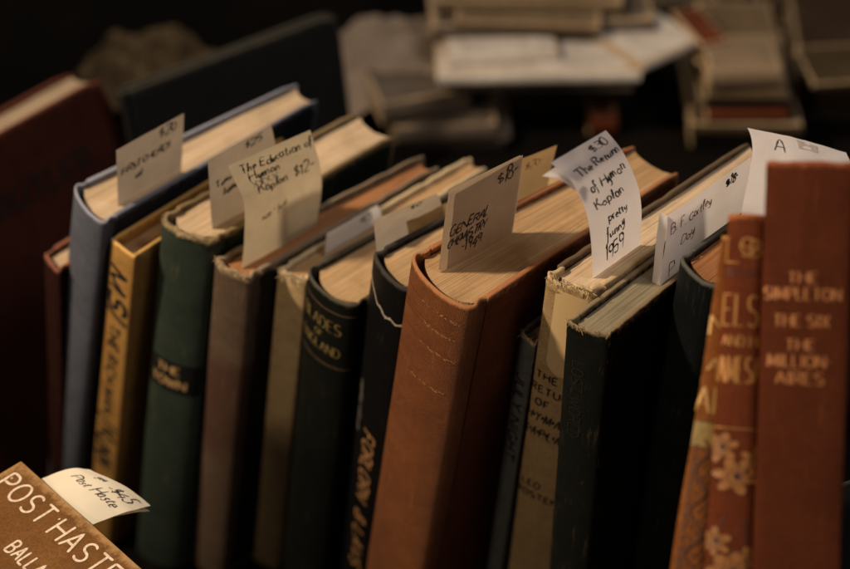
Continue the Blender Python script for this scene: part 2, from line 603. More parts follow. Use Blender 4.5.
        z0, z1 = square, H - square
        y0, y1 = .0, 1.0
        xs = axis_pts(x0, x1, 30, .0006)
        ys = list(np.linspace(0, 1, 22))
        zz = [z0, z0 + .001] + list(np.linspace(z0 + .01, z1 - .01, 10)) + [z1 - .001, z1]
        P, F2, raw, Ax = rbox(xs, ys, zz, .0002)
        V, W = [], []
        for p, q in zip(P, raw):
            u = (p[0] - x0) / (x1 - x0)
            sn = math.sin(math.pi * min(max(u, 0), 1))
            ya = ct + .0012 - bulge * .85 * sn ** .8
            yb = dep - square * 1.1 - concave * sn
            t = min(max(q[1], 0), 1)
            y = ya + (yb - ya) * t
            z = p[2]
            if q[2] > z1 - .0015:
                z += n3(p[0] * 900, seed, 1) * .00022 + n3(p[0] * 130, t * 2.2, seed) * .0007 + n3(p[0] * 30, t * 5, seed + 5) * .0006
            if q[1] > .97:
                y += n3(p[0] * 700, p[2] * 3, seed) * .0005
            V.append(self.warp(p[0], y, z))
        self.ztop = z1
        self.pages = mesh_obj('page_block', V, F2, mat_page, self.root,
                              box_uv(raw, F2, Ax, lambda p, a: (p[0], p[1] * dep) if a == 2 else ((p[0], p[2]) if a == 1 else (p[1] * dep * .02, p[2]))), None, sharp=50)

    def warp(self, x, y, z):
        th, dep = self.th, self.dep
        u = x / th
        lx, ly = self.e * y / dep, y
        rx, ry = th + (self.e + self.thf - th) * y / dep, -self.cock + y * (dep + self.cock) / dep
        px_, py_ = lx + (rx - lx) * u, ly + (ry - ly) * u
        px_ *= 1 + self.flare * (1 - z / self.H)
        return np.array((px_, py_, z))

    def world(self, p):
        return self.base + self.T * p[0] + self.D * p[1] + self.U * p[2]

    def on_spine(self, a, z, lift):
        s = min(max(self.Lmid + a, 0), self.L[-1])
        x = np.interp(s, self.L, self.pr[:, 0]); y = np.interp(s, self.L, self.pr[:, 1])
        nx = np.interp(s, self.L, self.nrm[:, 0]); ny = np.interp(s, self.L, self.nrm[:, 1])
        und = n3(s * 40 + self.seed, z * 14, self.seed * 3.3) * .0004
        lift = lift + und + .0001
        return self.warp(x + nx * lift, y + ny * lift, z)

    def on_front(self, y, z, lift):
        return self.warp(self.th + lift + .0007, y, z)

    def lettering(self, strokes, width, mat, surf=None, nib=0.0, parent=None, name='lettering'):
        V, Fc = ribbons(strokes, width, surf or self.on_spine, nib)
        return mesh_obj(name, V, Fc, mat, parent or self.spine, smooth=False)

    def line(self, txt, size, top, a0=None, mat=None, width=.0006, nib=0, down=False, serif=0, ashift=0, fitw=None, squeeze=1.0, sp=1.2, slant=0, surf=None, rnd=None, hand=False):
        """one line of lettering; top = distance below the head in metres"""
        st, W = text_strokes(txt, size, sp=sp, squeeze=squeeze, serif=serif, fitw=fitw, slant=slant, hand=hand, rnd=rnd)
        out = []
        for s in st:
            q = []
            for x, y in s:
                if down:
                    q.append((ashift + y - size / 2, self.H - top - x))
                else:
                    q.append((ashift + x - W / 2, self.H - top - size + y))
            out.append(q)
        return out


def tilted(psi, lam, tau):
    R = Matrix.Rotation(math.radians(-psi), 3, 'Z') @ Matrix.Rotation(math.radians(lam), 3, 'Y') @ Matrix.Rotation(math.radians(tau), 3, 'X')
    return np.array(R.col[0]), np.array(R.col[1]), np.array(R.col[2])


def shaft(D, tiltdeg):
    """frame of a book whose depth runs along D and whose spine leans by tiltdeg in view"""
    D = unit(D)
    up = unit(UPV * math.cos(math.radians(tiltdeg)) + RGT * math.sin(math.radians(tiltdeg)))
    U = unit(up - D * (up @ D))
    T = np.cross(D, U)
    return T, D, U


# ---- materials
PG_WARM = pages('paper_edges_warm', (.56, .39, .22), (.39, .24, .115))
PG_TAN = pages('paper_edges_tan', (.52, .34, .18), (.36, .21, .095))
PG_PALE = pages('paper_edges_pale', (.66, .51, .35), (.46, .325, .195))
PG_GREY = pages('paper_edges_grey', (.30, .26, .18), (.17, .15, .09))
PG_ORANGE = pages('paper_edges_orange', (.42, .2, .09), (.27, .11, .045))
GOLD = ink('gold_stamping', (.62, .43, .16), .42, .45, .35, (.12, .06, .03))
GOLD_DIM = ink('dull_gold_stamping', (.19, .14, .05), .5, .3, .55, (.02, .02, .013))
BLACK_INK = ink('black_ink', (.012, .011, .012), .55)
PEN = ink('pen_ink', (.022, .02, .024), .5)
PEN_SOFT = ink('faded_pen_ink', (.16, .13, .1), .6)
PEN_RED = ink('red_brown_pen_ink', (.22, .09, .06), .6)
CREAM_INK = ink('cream_printing', (.74, .62, .50), .6, 0, .6, (.42, .26, .14))

M_blue = cloth('blue_cloth', (.125, .137, .18), (.085, .095, .13), wear=(.34, .36, .45))
M_navy = cloth('navy_cloth', (.02, .024, .035), wear=(.25, .27, .36), wear_amt=.8)
M_yellow = cloth('ochre_paper_jacket', (.42, .24, .075), (.30, .155, .042), wear=(.6, .36, .12), bump=.06, rough=.6)
M_green = cloth('green_cloth', (.042, .060, .047), (.023, .034, .027), wear=(.36, .27, .15))
M_dgreen_b = cloth('deep_green_cloth', (.012, .022, .015), wear=(.3, .22, .12))
M_brown = cloth('faded_brown_cloth', (.15, .105, .072), (.085, .055, .037), wear=(.4, .3, .19), fade=(.075, .03, .022), fade_rng=(.127, .207))
M_brown_b = cloth('dark_brown_cloth', (.022, .015, .012), wear=(.3, .23, .16))
M_tan = cloth('rough_tan_cloth', (.86, .64, .36), (.60, .40, .19), wear=(.86, .70, .46), bump=.7, weave=900)
M_bgreen = cloth('black_green_cloth', (.008, .009, .007), (.005, .006, .005), wear=(.13, .12, .09), rough=.55, wear_amt=.7)
M_black = cloth('black_jacket', (.006, .006, .0065), (.004, .004, .0045), wear=(.07, .065, .06), rough=.45, wear_amt=.7)
M_copper = cloth('copper_brown_cloth', (.27, .088, .023), (.15, .044, .012), wear=(.60, .27, .11), rough=.55, spec=.3, bump=.6, weave=1300)
M_copper_b = cloth('copper_brown_board_cloth', (.17, .05, .02), (.11, .034, .014), wear=(.55, .24, .11), rough=.6, bump=.4, weave=1300)
M_small = cloth('slate_cloth', (.105, .107, .11), (.07, .072, .075), wear=(.42, .3, .18))
M_cream = cloth('cream_buckram', (.50, .35, .18), (.36, .235, .11), wear=(.62, .47, .27), bump=.3)
M_hyboard = cloth('black_cloth', (.007, .0065, .006), wear=(.16, .11, .07))
M_dkten = cloth('bottle_green_cloth', (.009, .0105, .009), (.005, .006, .005), wear=(.30, .23, .14))
M_teal = cloth('dark_teal_leather', (.008, .010, .011), (.004, .0055, .006), wear=(.10, .10, .09), bump=.15, rough=.5)
M_orange = cloth('orange_paper_cloth', (.25, .085, .02), (.16, .05, .012), wear=(.55, .3, .1), bump=.1)
M_redbrown = cloth('red_brown_cloth', (.20, .048, .016), (.12, .027, .009), wear=(.5, .18, .06), bump=.3)
M_rust = cloth('rust_cloth', (.15, .036, .012), (.085, .02, .007), wear=(.42, .13, .05), bump=.35)
M_maroon = cloth('maroon_cloth', (.095, .026, .016), (.06, .016, .010), wear=(.3, .1, .06), wear_amt=.8)
M_maroon_dark = cloth('dark_maroon_cloth', (.035, .010, .007), (.022, .007, .005), wear=(.34, .14, .09))
M_board = cloth('charcoal_cloth', (.02, .021, .022), (.014, .015, .016), wear=(.08, .075, .06))
M_ph = cloth('tan_paper_cover', (.26, .12, .036), (.18, .08, .024), wear=(.5, .3, .13), bump=.15, weave=2200)

PG_FAR = pages('paper_edges_far', (.22, .165, .105), (.13, .09, .052))
# ---- the row, left to right: name, head corner, turn, lean, tip, sizes
ROW = {
 'blue': ((-.1828, .0714, .2099), 42.7, 14.3, -2.0, .0302, .0172, .0051, .1558, .0090, .2046),
 'yellow': ((-.1646, .0520, .1890), 40.1, 12.9, -0.8, .0177, .0144, -.0001, .1297, .0026, .1882),
 'green': ((-.1343, .0529, .2056), 40.7, 9.6, -2.8, .0315, .0278, -.0079, .1447, .0062, .1959),
 'brown': ((-.1083, .0378, .1877), 44.7, 9.4, -1.4, .0217, .0131, -.0060, .1482, .0076, .1833),
 'tan': ((-.0765, .0396, .1794), 43.9, 9.3, -0.0, .0166, .0138, -.0048, .1470, .0031, .1790),
 'dgreen': ((-.0580, .0319, .1871), 45.7, 7.5, -1.1, .0363, .0299, -.0002, .1390, .0048, .1814),
 'black': ((-.0244, .0075, .2161), 48.1, 7.1, -0.9, .0311, .0257, .0039, .1396, .0042, .2119),
 'copper': ((-.0038, -.0206, .2382), 42.8, 5.5, -3.9, .0449, .0306, .0066, .1573, .0130, .2250),
 'small': ((.0472, -.0259, .1932), 41.6, 4.4, -0.9, .0113, .0094, .0019, .1201, .0018, .1911),
 'hyman': ((.0578, -.0375, .2403), 44.5, 4.4, 0.5, .0249, .0199, -.0060, .1537, .0037, .2392),
 'dkten': ((.0657, -.0656, .2350), 42.8, 0.9, 0.9, .0210, .0171, -.0052, .1397, .0030, .2348),
}


def row_book(key, label, ms, mb, mp, **kw):
    A, psi, lam, tau, th, thf, cock, dep, e, H = ROW[key]
    T, D, U = tilted(psi, lam, tau)
    H -= TABLE / U[2]
    return Book(label, A, T, D, U, th, thf, cock, dep, e, H, ms, mb, mp, seed=sum(map(ord, key)) % 97, **kw)


B = {}
B['blue'] = row_book('blue', 'dusty blue hardback with navy front board, leftmost tall book of the standing row', M_blue, M_navy, PG_PALE, bulge=.006, joint=.006, mat_back=M_blue)
B['yellow'] = row_book('yellow', 'ochre jacketed book with black brush lettering down its spine, beside the blue hardback', M_yellow, M_yellow, PG_TAN, bulge=.0015, bt=.0018, square=.009, joint=.004, groove=.0003, jag=.001)
B['green'] = row_book('green', 'green cloth book with frayed head and black title label on its spine', M_green, M_dgreen_b, PG_PALE, bulge=.0095, jag=.0042, ragged=.0020, wear_w=.008, board_jag=.0022, ct=.0026)
B['brown'] = row_book('brown', 'worn grey-brown book with reddish band on its spine and orange page tops', M_brown, M_brown_b, PG_ORANGE, bulge=.004, jag=.0035, ragged=.0018, wear_w=.011, board_jag=.002, ct=.0024, square=.0045)
B['tan'] = row_book('tan', 'narrow rough tan book with frayed edges between brown and black-green books', M_tan, M_tan, PG_TAN, bulge=.002, jag=.0055, ragged=.0028, board_jag=.003, wear_w=.012, ct=.0028)
B['dgreen'] = row_book('dgreen', 'black-green book with curved gold rules and dull gold title near its head', M_bgreen, M_bgreen, PG_WARM, bulge=.0095, joint=.006)
B['black'] = row_book('black', 'black book in a torn jacket with orange italic lettering running down its spine', M_black, M_black, PG_WARM, bulge=.0058, joint=.006, ct=.0025)
B['copper'] = row_book('copper', 'thick copper-brown cloth book with tooled bands, in the middle of the row', M_copper, M_copper_b, PG_TAN, bulge=.0105, joint=.008, groove=.0018, bt=.0032, ct=.002)
B['small'] = row_book('small', 'thin low slate book squeezed between copper-brown and cream spines', M_small, M_small, PG_TAN, bulge=.0015, bt=.002, joint=.004, groove=.0004, jag=.003, ragged=.001)
B['hyman'] = row_book('hyman', 'cream spined book with chewed head and black lettering, right of the thick copper-brown book', M_cream, M_cream, PG_PALE, bulge=.003, jag=.0045, ragged=.0026, board_jag=.0022, ct=.0028, wear_w=.008, mat_back=M_hyboard)
B['dkten'] = row_book('dkten', 'dark bottle-green book with greyish page tops, leaning on the cream spined book', M_dkten, M_dkten, PG_GREY, bulge=.003, jag=.0022, ragged=.0012, board_jag=.001)

# teal leather book beyond the gap
T, D, U = tilted(43, 3, 0)
A = at(683, 254, .829)
B['teal'] = Book('dark teal leather book with slumped head, half hidden behind the orange floral spine', A, T, D, U, .025, .02, .004, .10, .002, float((A[2] - TABLE) / U[2]) - .002, M_teal, M_teal, PG_ORANGE, bulge=.006, seed=5, jag=.001, ct=.0022)

# the three reddish novels propped up at the right
NOVEL = 'reddish novels propped up at the right end'
Dv = ray(800, 330)
T, D, U = shaft(Dv, 1.9)
A = at(766, 160.5, .725)
B['rust'] = Book('wide rust coloured book with three gold titles, nearest at the right edge', A, T, D, U, .0345, .033, 0, .078, .001, .185, M_rust, M_rust, PG_TAN, bulge=.0035, joint=.006, seed=3, group=NOVEL, wear_w=.006, jag=.0011, ragged=.0006)
T, D, U = shaft(ray(748, 330), 3.9)
A = at(728.5, 213, .733)
B['elsie'] = Book('red-brown book with gold title and cream daffodils on its spine', A, T, D, U, .0152, .0150, -.001, .072, 0, .170, M_redbrown, M_redbrown, PG_TAN, bulge=.0035, joint=.005, bt=.002, seed=4, flare=.32, group=NOVEL, wear_w=.006, jag=.0012, ragged=.0006, groove=.0004)
T, D, U = shaft(ray(722, 330), 8.6)
A = at(722.5, 236, .738)
B['orange'] = Book('narrow orange spine with dark vine pattern, left of the daffodil book', A, T, D, U, .0050, .0050, 0, .066, 0, .165, M_orange, M_orange, PG_TAN, bulge=.0012, joint=.003, bt=.0010, seed=6, flare=1.9, group=NOVEL, square=.002, ct=.0007, groove=.0002, wear_w=.003)

# ------------------------------------------------------------------ spine details
b = B['yellow']
st = b.line('MS', .0118, .017, down=True, ashift=-.0005, slant=.22, hand=True, rnd=random.Random(3), fitw=.031) + \
     b.line('/', .0135, .052, down=True, ashift=-.0005)
b.lettering(st, .0027, BLACK_INK)
b.lettering(b.line('THE RICH MAN', .0072, .064, down=True, ashift=-.0004, sp=1.7, fitw=.078), .0018, BLACK_INK)
st = b.line('/', .0135, .147, down=True, ashift=-.0005) + b.line('KUNN', .0118, .156, down=True, ashift=-.0005, slant=.22, hand=True, rnd=random.Random(5))
b.lettering(st, .0027, BLACK_INK)

b = B['green']                                   # black label with gold title
V, Fc, UVs = [], [], []
nu, nv = 20, 8
for j in range(nv + 1):
    for i in range(nu + 1):
        V.append(b.on_spine(-.0178 + .0356 * i / nu, b.H - .098 - .024 * j / nv, .00012))
for j in range(nv):
    for i in range(nu):
        q = j * (nu + 1) + i
        Fc.append((q, q + nu + 1, q + nu + 2, q + 1))
lab = mesh_obj('title_label', V, Fc, cloth('black_label_leather', (.012, .012, .013), bump=.1), b.spine)
tg = ink('label_gold', (.55, .36, .16), .45, .3, .3, (.1, .06, .03))
b.lettering(b.line('THE', .0062, .1015, mat=tg, fitw=.0135), .0013, tg, nib=.4, parent=lab)
b.lettering(b.line('TOWN', .0066, .1115, fitw=.0205), .0013, tg, nib=.4, parent=lab)

b = B['dgreen']
tan_rule = ink('rubbed_rule', (.13, .075, .05), .6, 0, .45, (.03, .03, .02))
for top in (.0085, .0485):
    st = [[(-.0205 + .041 * i / 20, b.H - top - .0012 * (1 - abs(i - 10) / 10)) for i in range(21)]]
    b.lettering(st, .0006, tan_rule, name='rule')
b.lettering(b.line("BLADES", .0078, .0165, fitw=.027, serif=.6), .0011, GOLD_DIM, nib=.55)
b.lettering(b.line("OF", .0038, .0275, serif=.5) + b.line('ENGLAND', .0066, .0345, fitw=.028, serif=.6), .00095, GOLD_DIM, nib=.5)

b = B['black']
orange_ink = ink('orange_cream_printing', (.30, .155, .06), .6, 0, .4, (.05, .03, .02))
grey_ink = ink('grey_printing', (.13, .12, .11), .6)
b.lettering(b.line('FORLORN', .0090, .118, down=True, ashift=.002, slant=.16, fitw=.056), .0013, orange_ink)
b.lettering(b.line('& LAVS', .0090, .186, down=True, ashift=.002, slant=.16, fitw=.050), .0013, orange_ink)
b.lettering(b.line('Stephen Robinson'.replace('S', 's').replace('R', 'r'), .0046, .086, down=True, ashift=-.0080, slant=.3, hand=True), .0005, grey_ink)
# torn white edge of the jacket
rr = random.Random(9)
V, Fc = [], []
path = []
for i in range(46):
    t = i / 45
    a = -.0165 + .034 * t
    z = b.H - .0065 - .019 * math.sin(min(1, t * 1.5) * math.pi / 2) + .0014 * n3(t * 9, 1, 2)
    path.append((a, z))
for i, (a, z) in enumerate(path):
    w = .00035 + .0011 * max(0, n3(i * .55, 2, 1)) + .0004 * abs(n3(i * 1.7, 5, 1))
    V += [b.on_spine(a, z + w, .0002), b.on_spine(a, z - w, .0004)]
for i in range(len(path) - 1):
    Fc.append((2 * i, 2 * i + 1, 2 * i + 3, 2 * i + 2))
WHITE_TEAR = paper('torn_paper_edge', (.30, .26, .215), .1)
mesh_obj('torn_edge', V, Fc, WHITE_TEAR, b.spine)
V, Fc = [], []
for i in range(26):
    t = i / 25
    z = b.H - .024 - .040 * t
    w = (.0012 + .0014 * n3(t * 6, 4, 4)) * math.sin(math.pi * t) + .0001
    a = -.0168 + .0012 * n3(t * 4, 3, 1)
    V += [b.on_spine(a - w * .5, z, .0003), b.on_spine(a + max(w, .0002), z, .0003)]
for i in range(25):
    Fc.append((2 * i, 2 * i + 1, 2 * i + 3, 2 * i + 2))
mesh_obj('torn_edge', V, Fc, WHITE_TEAR, b.spine)

b = B['copper']                                  # tooled bands and flecks of old gilding
TOOL = cloth('tooled_band_cloth', (.23, .075, .025), (.15, .045, .017), wear=(.6, .35, .15), rough=.45)
for top, w in ((.0115, .0005), (.021, .0007), (.0235, .0005), (.034, .0005), (.0365, .0007), (.058, .0006)):
    st = [[(-.0235 + .041 * i / 24, b.H - top) for i in range(25)]]
    b.lettering(st, w, TOOL, name='tooled_band')
rr = random.Random(21)
GILT = ink('bright_gilt', (.75, .5, .2), .35, .6)
for top in (.0115, .0222, .0352, .058):
    V, Fc = [], []
    for k in range(34):
        a = rr.uniform(-.004, .020)
        blob(a, b.H - top + rr.gauss(0, .0004), rr.uniform(.0002, .0009), rr.uniform(.00008, .0002), rr.uniform(-.3, .3), b.on_spine, V, Fc, .0003 + k * 2e-6, 7)
    mesh_obj('gilt_flecks', V, Fc, GILT, b.spine, smooth=False)
# thread ends along the head cap
rr = random.Random(4)


def threads(b, n, ln, mat, spread=(0.05, .95), rad=.00022, over=.002):
    V, Fc = [], []
    for k in range(n):
        s = b.L[6] + (b.L[-7] - b.L[6]) * rr.uniform(*spread)
        p0 = np.array(b.on_spine(s - b.Lmid, b.H - rr.uniform(.0002, .002), -.0004))
        d = unit(np.array([rr.gauss(0, .7), rr.gauss(-.5, .5), rr.gauss(.35, .7)]))
        L_ = rr.uniform(.3, 1) * ln
        cur = unit(np.array([rr.gauss(0, 1), rr.gauss(0, 1), rr.gauss(-.3, .6)]))
        pts = [p0 + d * L_ * t + cur * L_ * .5 * t * t for t in (0, .35, .7, 1)]
        base = len(V)
        for i, p in enumerate(pts):
            r = rad * (1 - .5 * i / 3)
            for q in range(3):
                an = q * 2.094
                V.append(p + np.array([math.cos(an) * r, math.sin(an) * r, r * .3 * math.cos(an)]))
        for i in range(3):
            for q in range(3):
                Fc.append((base + i * 3 + q, base + i * 3 + (q + 1) % 3, base + i * 3 + 3 + (q + 1) % 3, base + i * 3 + 3 + q))
    return mesh_obj('frayed_threads', V, Fc, mat, b.spine)


FRAY = cloth('frayed_linen', (.55, .42, .25), (.42, .3, .16), bump=.1)
FRAY_DK = cloth('dark_frayed_linen', (.3, .2, .11), (.2, .13, .07), bump=.1)
threads(B['hyman'], 60, .0042, FRAY, rad=.00028)
threads(B['green'], 40, .0035, FRAY_DK, rad=.00028)
threads(B['brown'], 34, .003, FRAY, rad=.00025)
threads(B['tan'], 60, .004, FRAY, rad=.0003)
threads(B['dkten'], 40, .0028, FRAY_DK)
threads(B['small'], 24, .003, FRAY)

b = B['hyman']
sq = .0031
st = []
for txt, sz, top, sh in (('THE', .0047, .064, -.0042), ('RETURN', .0047, .0735, .0004), ('OF', .0047, .083, -.0048)):
    st += b.line(txt, sz, top, ashift=sh, sp=1.9)
b.lettering(st, .0009, BLACK_INK)
st = b.line('H*Y*M*A*N', .0064, .0925, fitw=.0240, slant=.3, ashift=-.001, sp=.8) + b.line('K*A*P*L*A*N', .0064, .1035, fitw=.0250, slant=.3, ashift=-.001, sp=.8)
b.lettering(st, .0008, BLACK_INK)
st = b.line('LEO', .0045, .144, ashift=-.0048, sp=1.6) + b.line('ROSTEN', .0045, .152, ashift=-.0012, sp=1.6)
b.lettering(st, .0009, BLACK_INK)
# paper sleeve rubbed pale at the head of the cream spine
V, Fc = [], []
for j in range(13):
    for i in range(13):
        a = -.0055 + .016 * i / 12
        low = .048 + .010 * math.sqrt(max(0, 1 - ((i - 6) / 6.2) ** 2))
        V.append(b.on_spine(a, b.H - .006 - (low - .002) * j / 12, .00015))
for j in range(12):
    for i in range(12):
        q = j * 13 + i
        Fc.append((q, q + 13, q + 14, q + 1))
mesh_obj('pasted_strip', V, Fc, paper('aged_paper_strip', (.50, .36, .19), .0), b.spine)

b = B['small']
b.lettering(b.line('JULY NIGHT', .006, .026, down=True, fitw=.062), .0011, ink('dark_slate_printing', (.006, .006, .008), .4))
b = B['dkten']
b.lettering(b.line('LOST WORLD', .0058, .022, down=True, ashift=-.002, fitw=.05), .0007, ink('nearly_lost_gilding', (.0125, .0135, .011), .5), nib=.4)

# rust book: three titles
b = B['rust']
GOLD_R = ink('worn_gold_on_rust', (.36, .145, .045), .5, .25, .35, (.2, .05, .02))
for grp in ((('THE', .0042, .0447, .0115), ('SIMPLETON', .0046, .0510, .0300)), (('THE SIX', .0046, .0617, .0215),), (('THE', .0042, .0715, .0115), ('MILLION-', .0047, .0778, .0250), ('AIRES', .0047, .0845, .0185))):
    st = []
    for txt, sz, top, fw in grp:
        st += b.line(txt, sz, top, fitw=fw, serif=.7, ashift=-.0012)
    b.lettering(st, .00105, GOLD_R, nib=.55)
# daffodil book
b = B['elsie']
GOLD_E = ink('gold_on_red_brown', (.42, .20, .055), .45, .3, .3, (.25, .06, .02))
st = b.line('ELSIE', .0125, .033, fitw=.0200, serif=.7, ashift=.0028)
b.lettering(st, .0011, GOLD_E, nib=.6)
b.lettering(b.line('AND HER', .0042, .0495, fitw=.0180, serif=.6, ashift=.0022), .0006, GOLD_E, nib=.5)
b.lettering(b.line('NAMESAKE', .0105, .058, fitw=.0245, serif=.7, ashift=.0015), .0010, GOLD_E, nib=.6)
b.lettering([[(-.0092, b.H - t), (.0092, b.H - t)] for t in (.0232, .0250)], .0005, ink('dark_rule', (.05, .012, .008), .5), name='rule')
b.lettering([[(-.0105, b.H - .0870), (.0115, b.H - .0870)]], .0005, GOLD_E, name='rule')
st = b.line('L', .0100, .0100, ashift=-.0048, serif=.7) + b.line('S', .0075, .0098, ashift=.0005, serif=.7) + b.line('B', .0068, .0105, ashift=.0042, serif=.7)
st += [[(.0012 + .0032 * math.cos(t / 20 * 6.283), b.H - .0130 + .0032 * math.sin(t / 20 * 6.283)) for t in range(21)]]
b.lettering(st, .0008, GOLD_E, nib=.4, name='monogram')


PETAL = ink('stamped_cream', (.30, .125, .028), .55, 0, .35, (.25, .085, .025))
DARKC = ink('stamped_dark', (.04, .015, .01), .6)
LINE = ink('stamped_dark_line', (.075, .025, .012), .6)


def daffodil(b, cx, top, sc_, rot):
    """one flower: six petals, a trumpet with dark throat, veins and outlines"""
    cz = b.H - top
    V, F, mi = [], [], []

    def put(fn, m):
        n0 = len(F)
        fn()
        mi.extend([m] * (len(F) - n0))

    def strip(pts, w, z):
        v, f = ribbons([pts], w, b.on_spine, lift=z)
        o = len(V)
        V.extend(v)
        F.extend([tuple(i + o for i in q) for q in f])
    rp = random.Random(int(top * 1e5))
    for k in range(6):
        a = rot + k * math.pi / 3 + rp.uniform(-.15, .15)
        ln = rp.uniform(.0036, .0050) * sc_
        wd = rp.uniform(.0019, .0026) * sc_
        x, z = cx + math.cos(a) * .0044 * sc_, cz + math.sin(a) * .0050 * sc_
        put(lambda: blob(x, z, ln * 1.10, wd * 1.16, a, b.on_spine, V, F, .0002 + k * .00002), 2)
        put(lambda: blob(x, z, ln, wd, a, b.on_spine, V, F, .00021 + k * .00002), 0)
        for sp in (-.25, .25):
            p = [(cx + math.cos(a) * .002 * sc_, cz + math.sin(a) * .002 * sc_), (cx + math.cos(a + sp) * .0060 * sc_, cz + math.sin(a + sp) * .0066 * sc_)]
            put(lambda: strip(p, .00022, .00034), 2)
    put(lambda: blob(cx + .0006 * sc_, cz, .0031 * sc_, .0035 * sc_, .3, b.on_spine, V, F, .00037), 2)
    put(lambda: blob(cx + .0006 * sc_, cz, .0027 * sc_, .0031 * sc_, .3, b.on_spine, V, F, .00040), 0)
    put(lambda: blob(cx + .0010 * sc_, cz + .0003, .0016 * sc_, .0020 * sc_, .3, b.on_spine, V, F, .00043), 1)
    o = mesh_obj('daffodil', V, F, PETAL, b.spine, smooth=False)
    o.data.materials.append(DARKC)
    o.data.materials.append(LINE)
    o.data.polygons.foreach_set('material_index', mi)


for args in ((-.0048, .0950, .72, .3), (.0004, .1065, .85, .9), (.0072, .0995, .66, .4), (-.0050, .1330, .64, .5), (.0004, .1450, .92, .1), (.0070, .1400, .7, .8)):
    daffodil(b, *args)
for pts in ([(-.002, .122), (-.0045, .131), (-.004, .138)], [(.004, .122), (.005, .14), (.004, .165)], [(.0068, .113), (.0075, .13), (.0065, .165)]):
    b.lettering([catmull([(x, b.H - t) for x, t in pts])], .0006, LINE, name='flower_stem')
# orange vine book
b = B['orange']
GOLD_O = ink('pale_gold_on_orange', (.48, .29, .1), .45, .3, .2, (.4, .15, .04))
for txt, sz, top, fw in (('N', .0075, .033, .0050), ('A', .0052, .050, .0034), ('AL', .0105, .062, .0065)):
    b.lettering(b.line(txt, sz, top, fitw=fw, serif=.4, ashift=.0004), .0007, GOLD_O, nib=.5)
rr = random.Random(12)
V3, F3 = [], []
for k in range(34):
    z = b.H - .088 - k * .0023
    sx = 1 if k % 2 else -1
    p = [(0.0003 * sx, z), (sx * .0009, z + .002), (sx * .0017, z + .0012 + rr.uniform(-.001, .001)), (sx * .0013, z - .0018)]
    v, f = ribbons([catmull(p)], .00042, b.on_spine, lift=.0002 + .00001 * k)
    o = len(V3); V3 += v; F3 += [tuple(i + o for i in q) for q in f]
stem = [(0.0011 * math.sin(k * .8), b.H - .083 - k * .0022) for k in range(38)]
v, f = ribbons([catmull(stem)], .0005, b.on_spine, lift=.0006)
o = len(V3); V3 += v; F3 += [tuple(i + o for i in q) for q in f]
mesh_obj('vine_pattern', V3, F3, ink('vine_brown', (.10, .035, .012), .6), b.spine, smooth=False)
V, Fc = [], []
for j in range(5):
    for i in range(7):
        V.append(b.on_spine(-.0024 + .0048 * i / 6, b.H - .0765 - .010 * j / 4, .0002))
for j in range(4):
    for i in range(6):
        q = j * 7 + i
        Fc.append((q, q + 7, q + 8, q + 1))
mesh_obj('olive_band', V, Fc, ink('olive_print', (.25, .165, .045), .6, 0, .5, (.1, .07, .02)), b.spine)
b.lettering([[(-.0024, b.H - t), (.0024, b.H - t)] for t in (.0762, .0868)], .0007, ink('vine_rule', (.06, .025, .012), .5), name='rule')


# ------------------------------------------------------------------ price tags
TAGS = 'handwritten price tags stuck in the books'


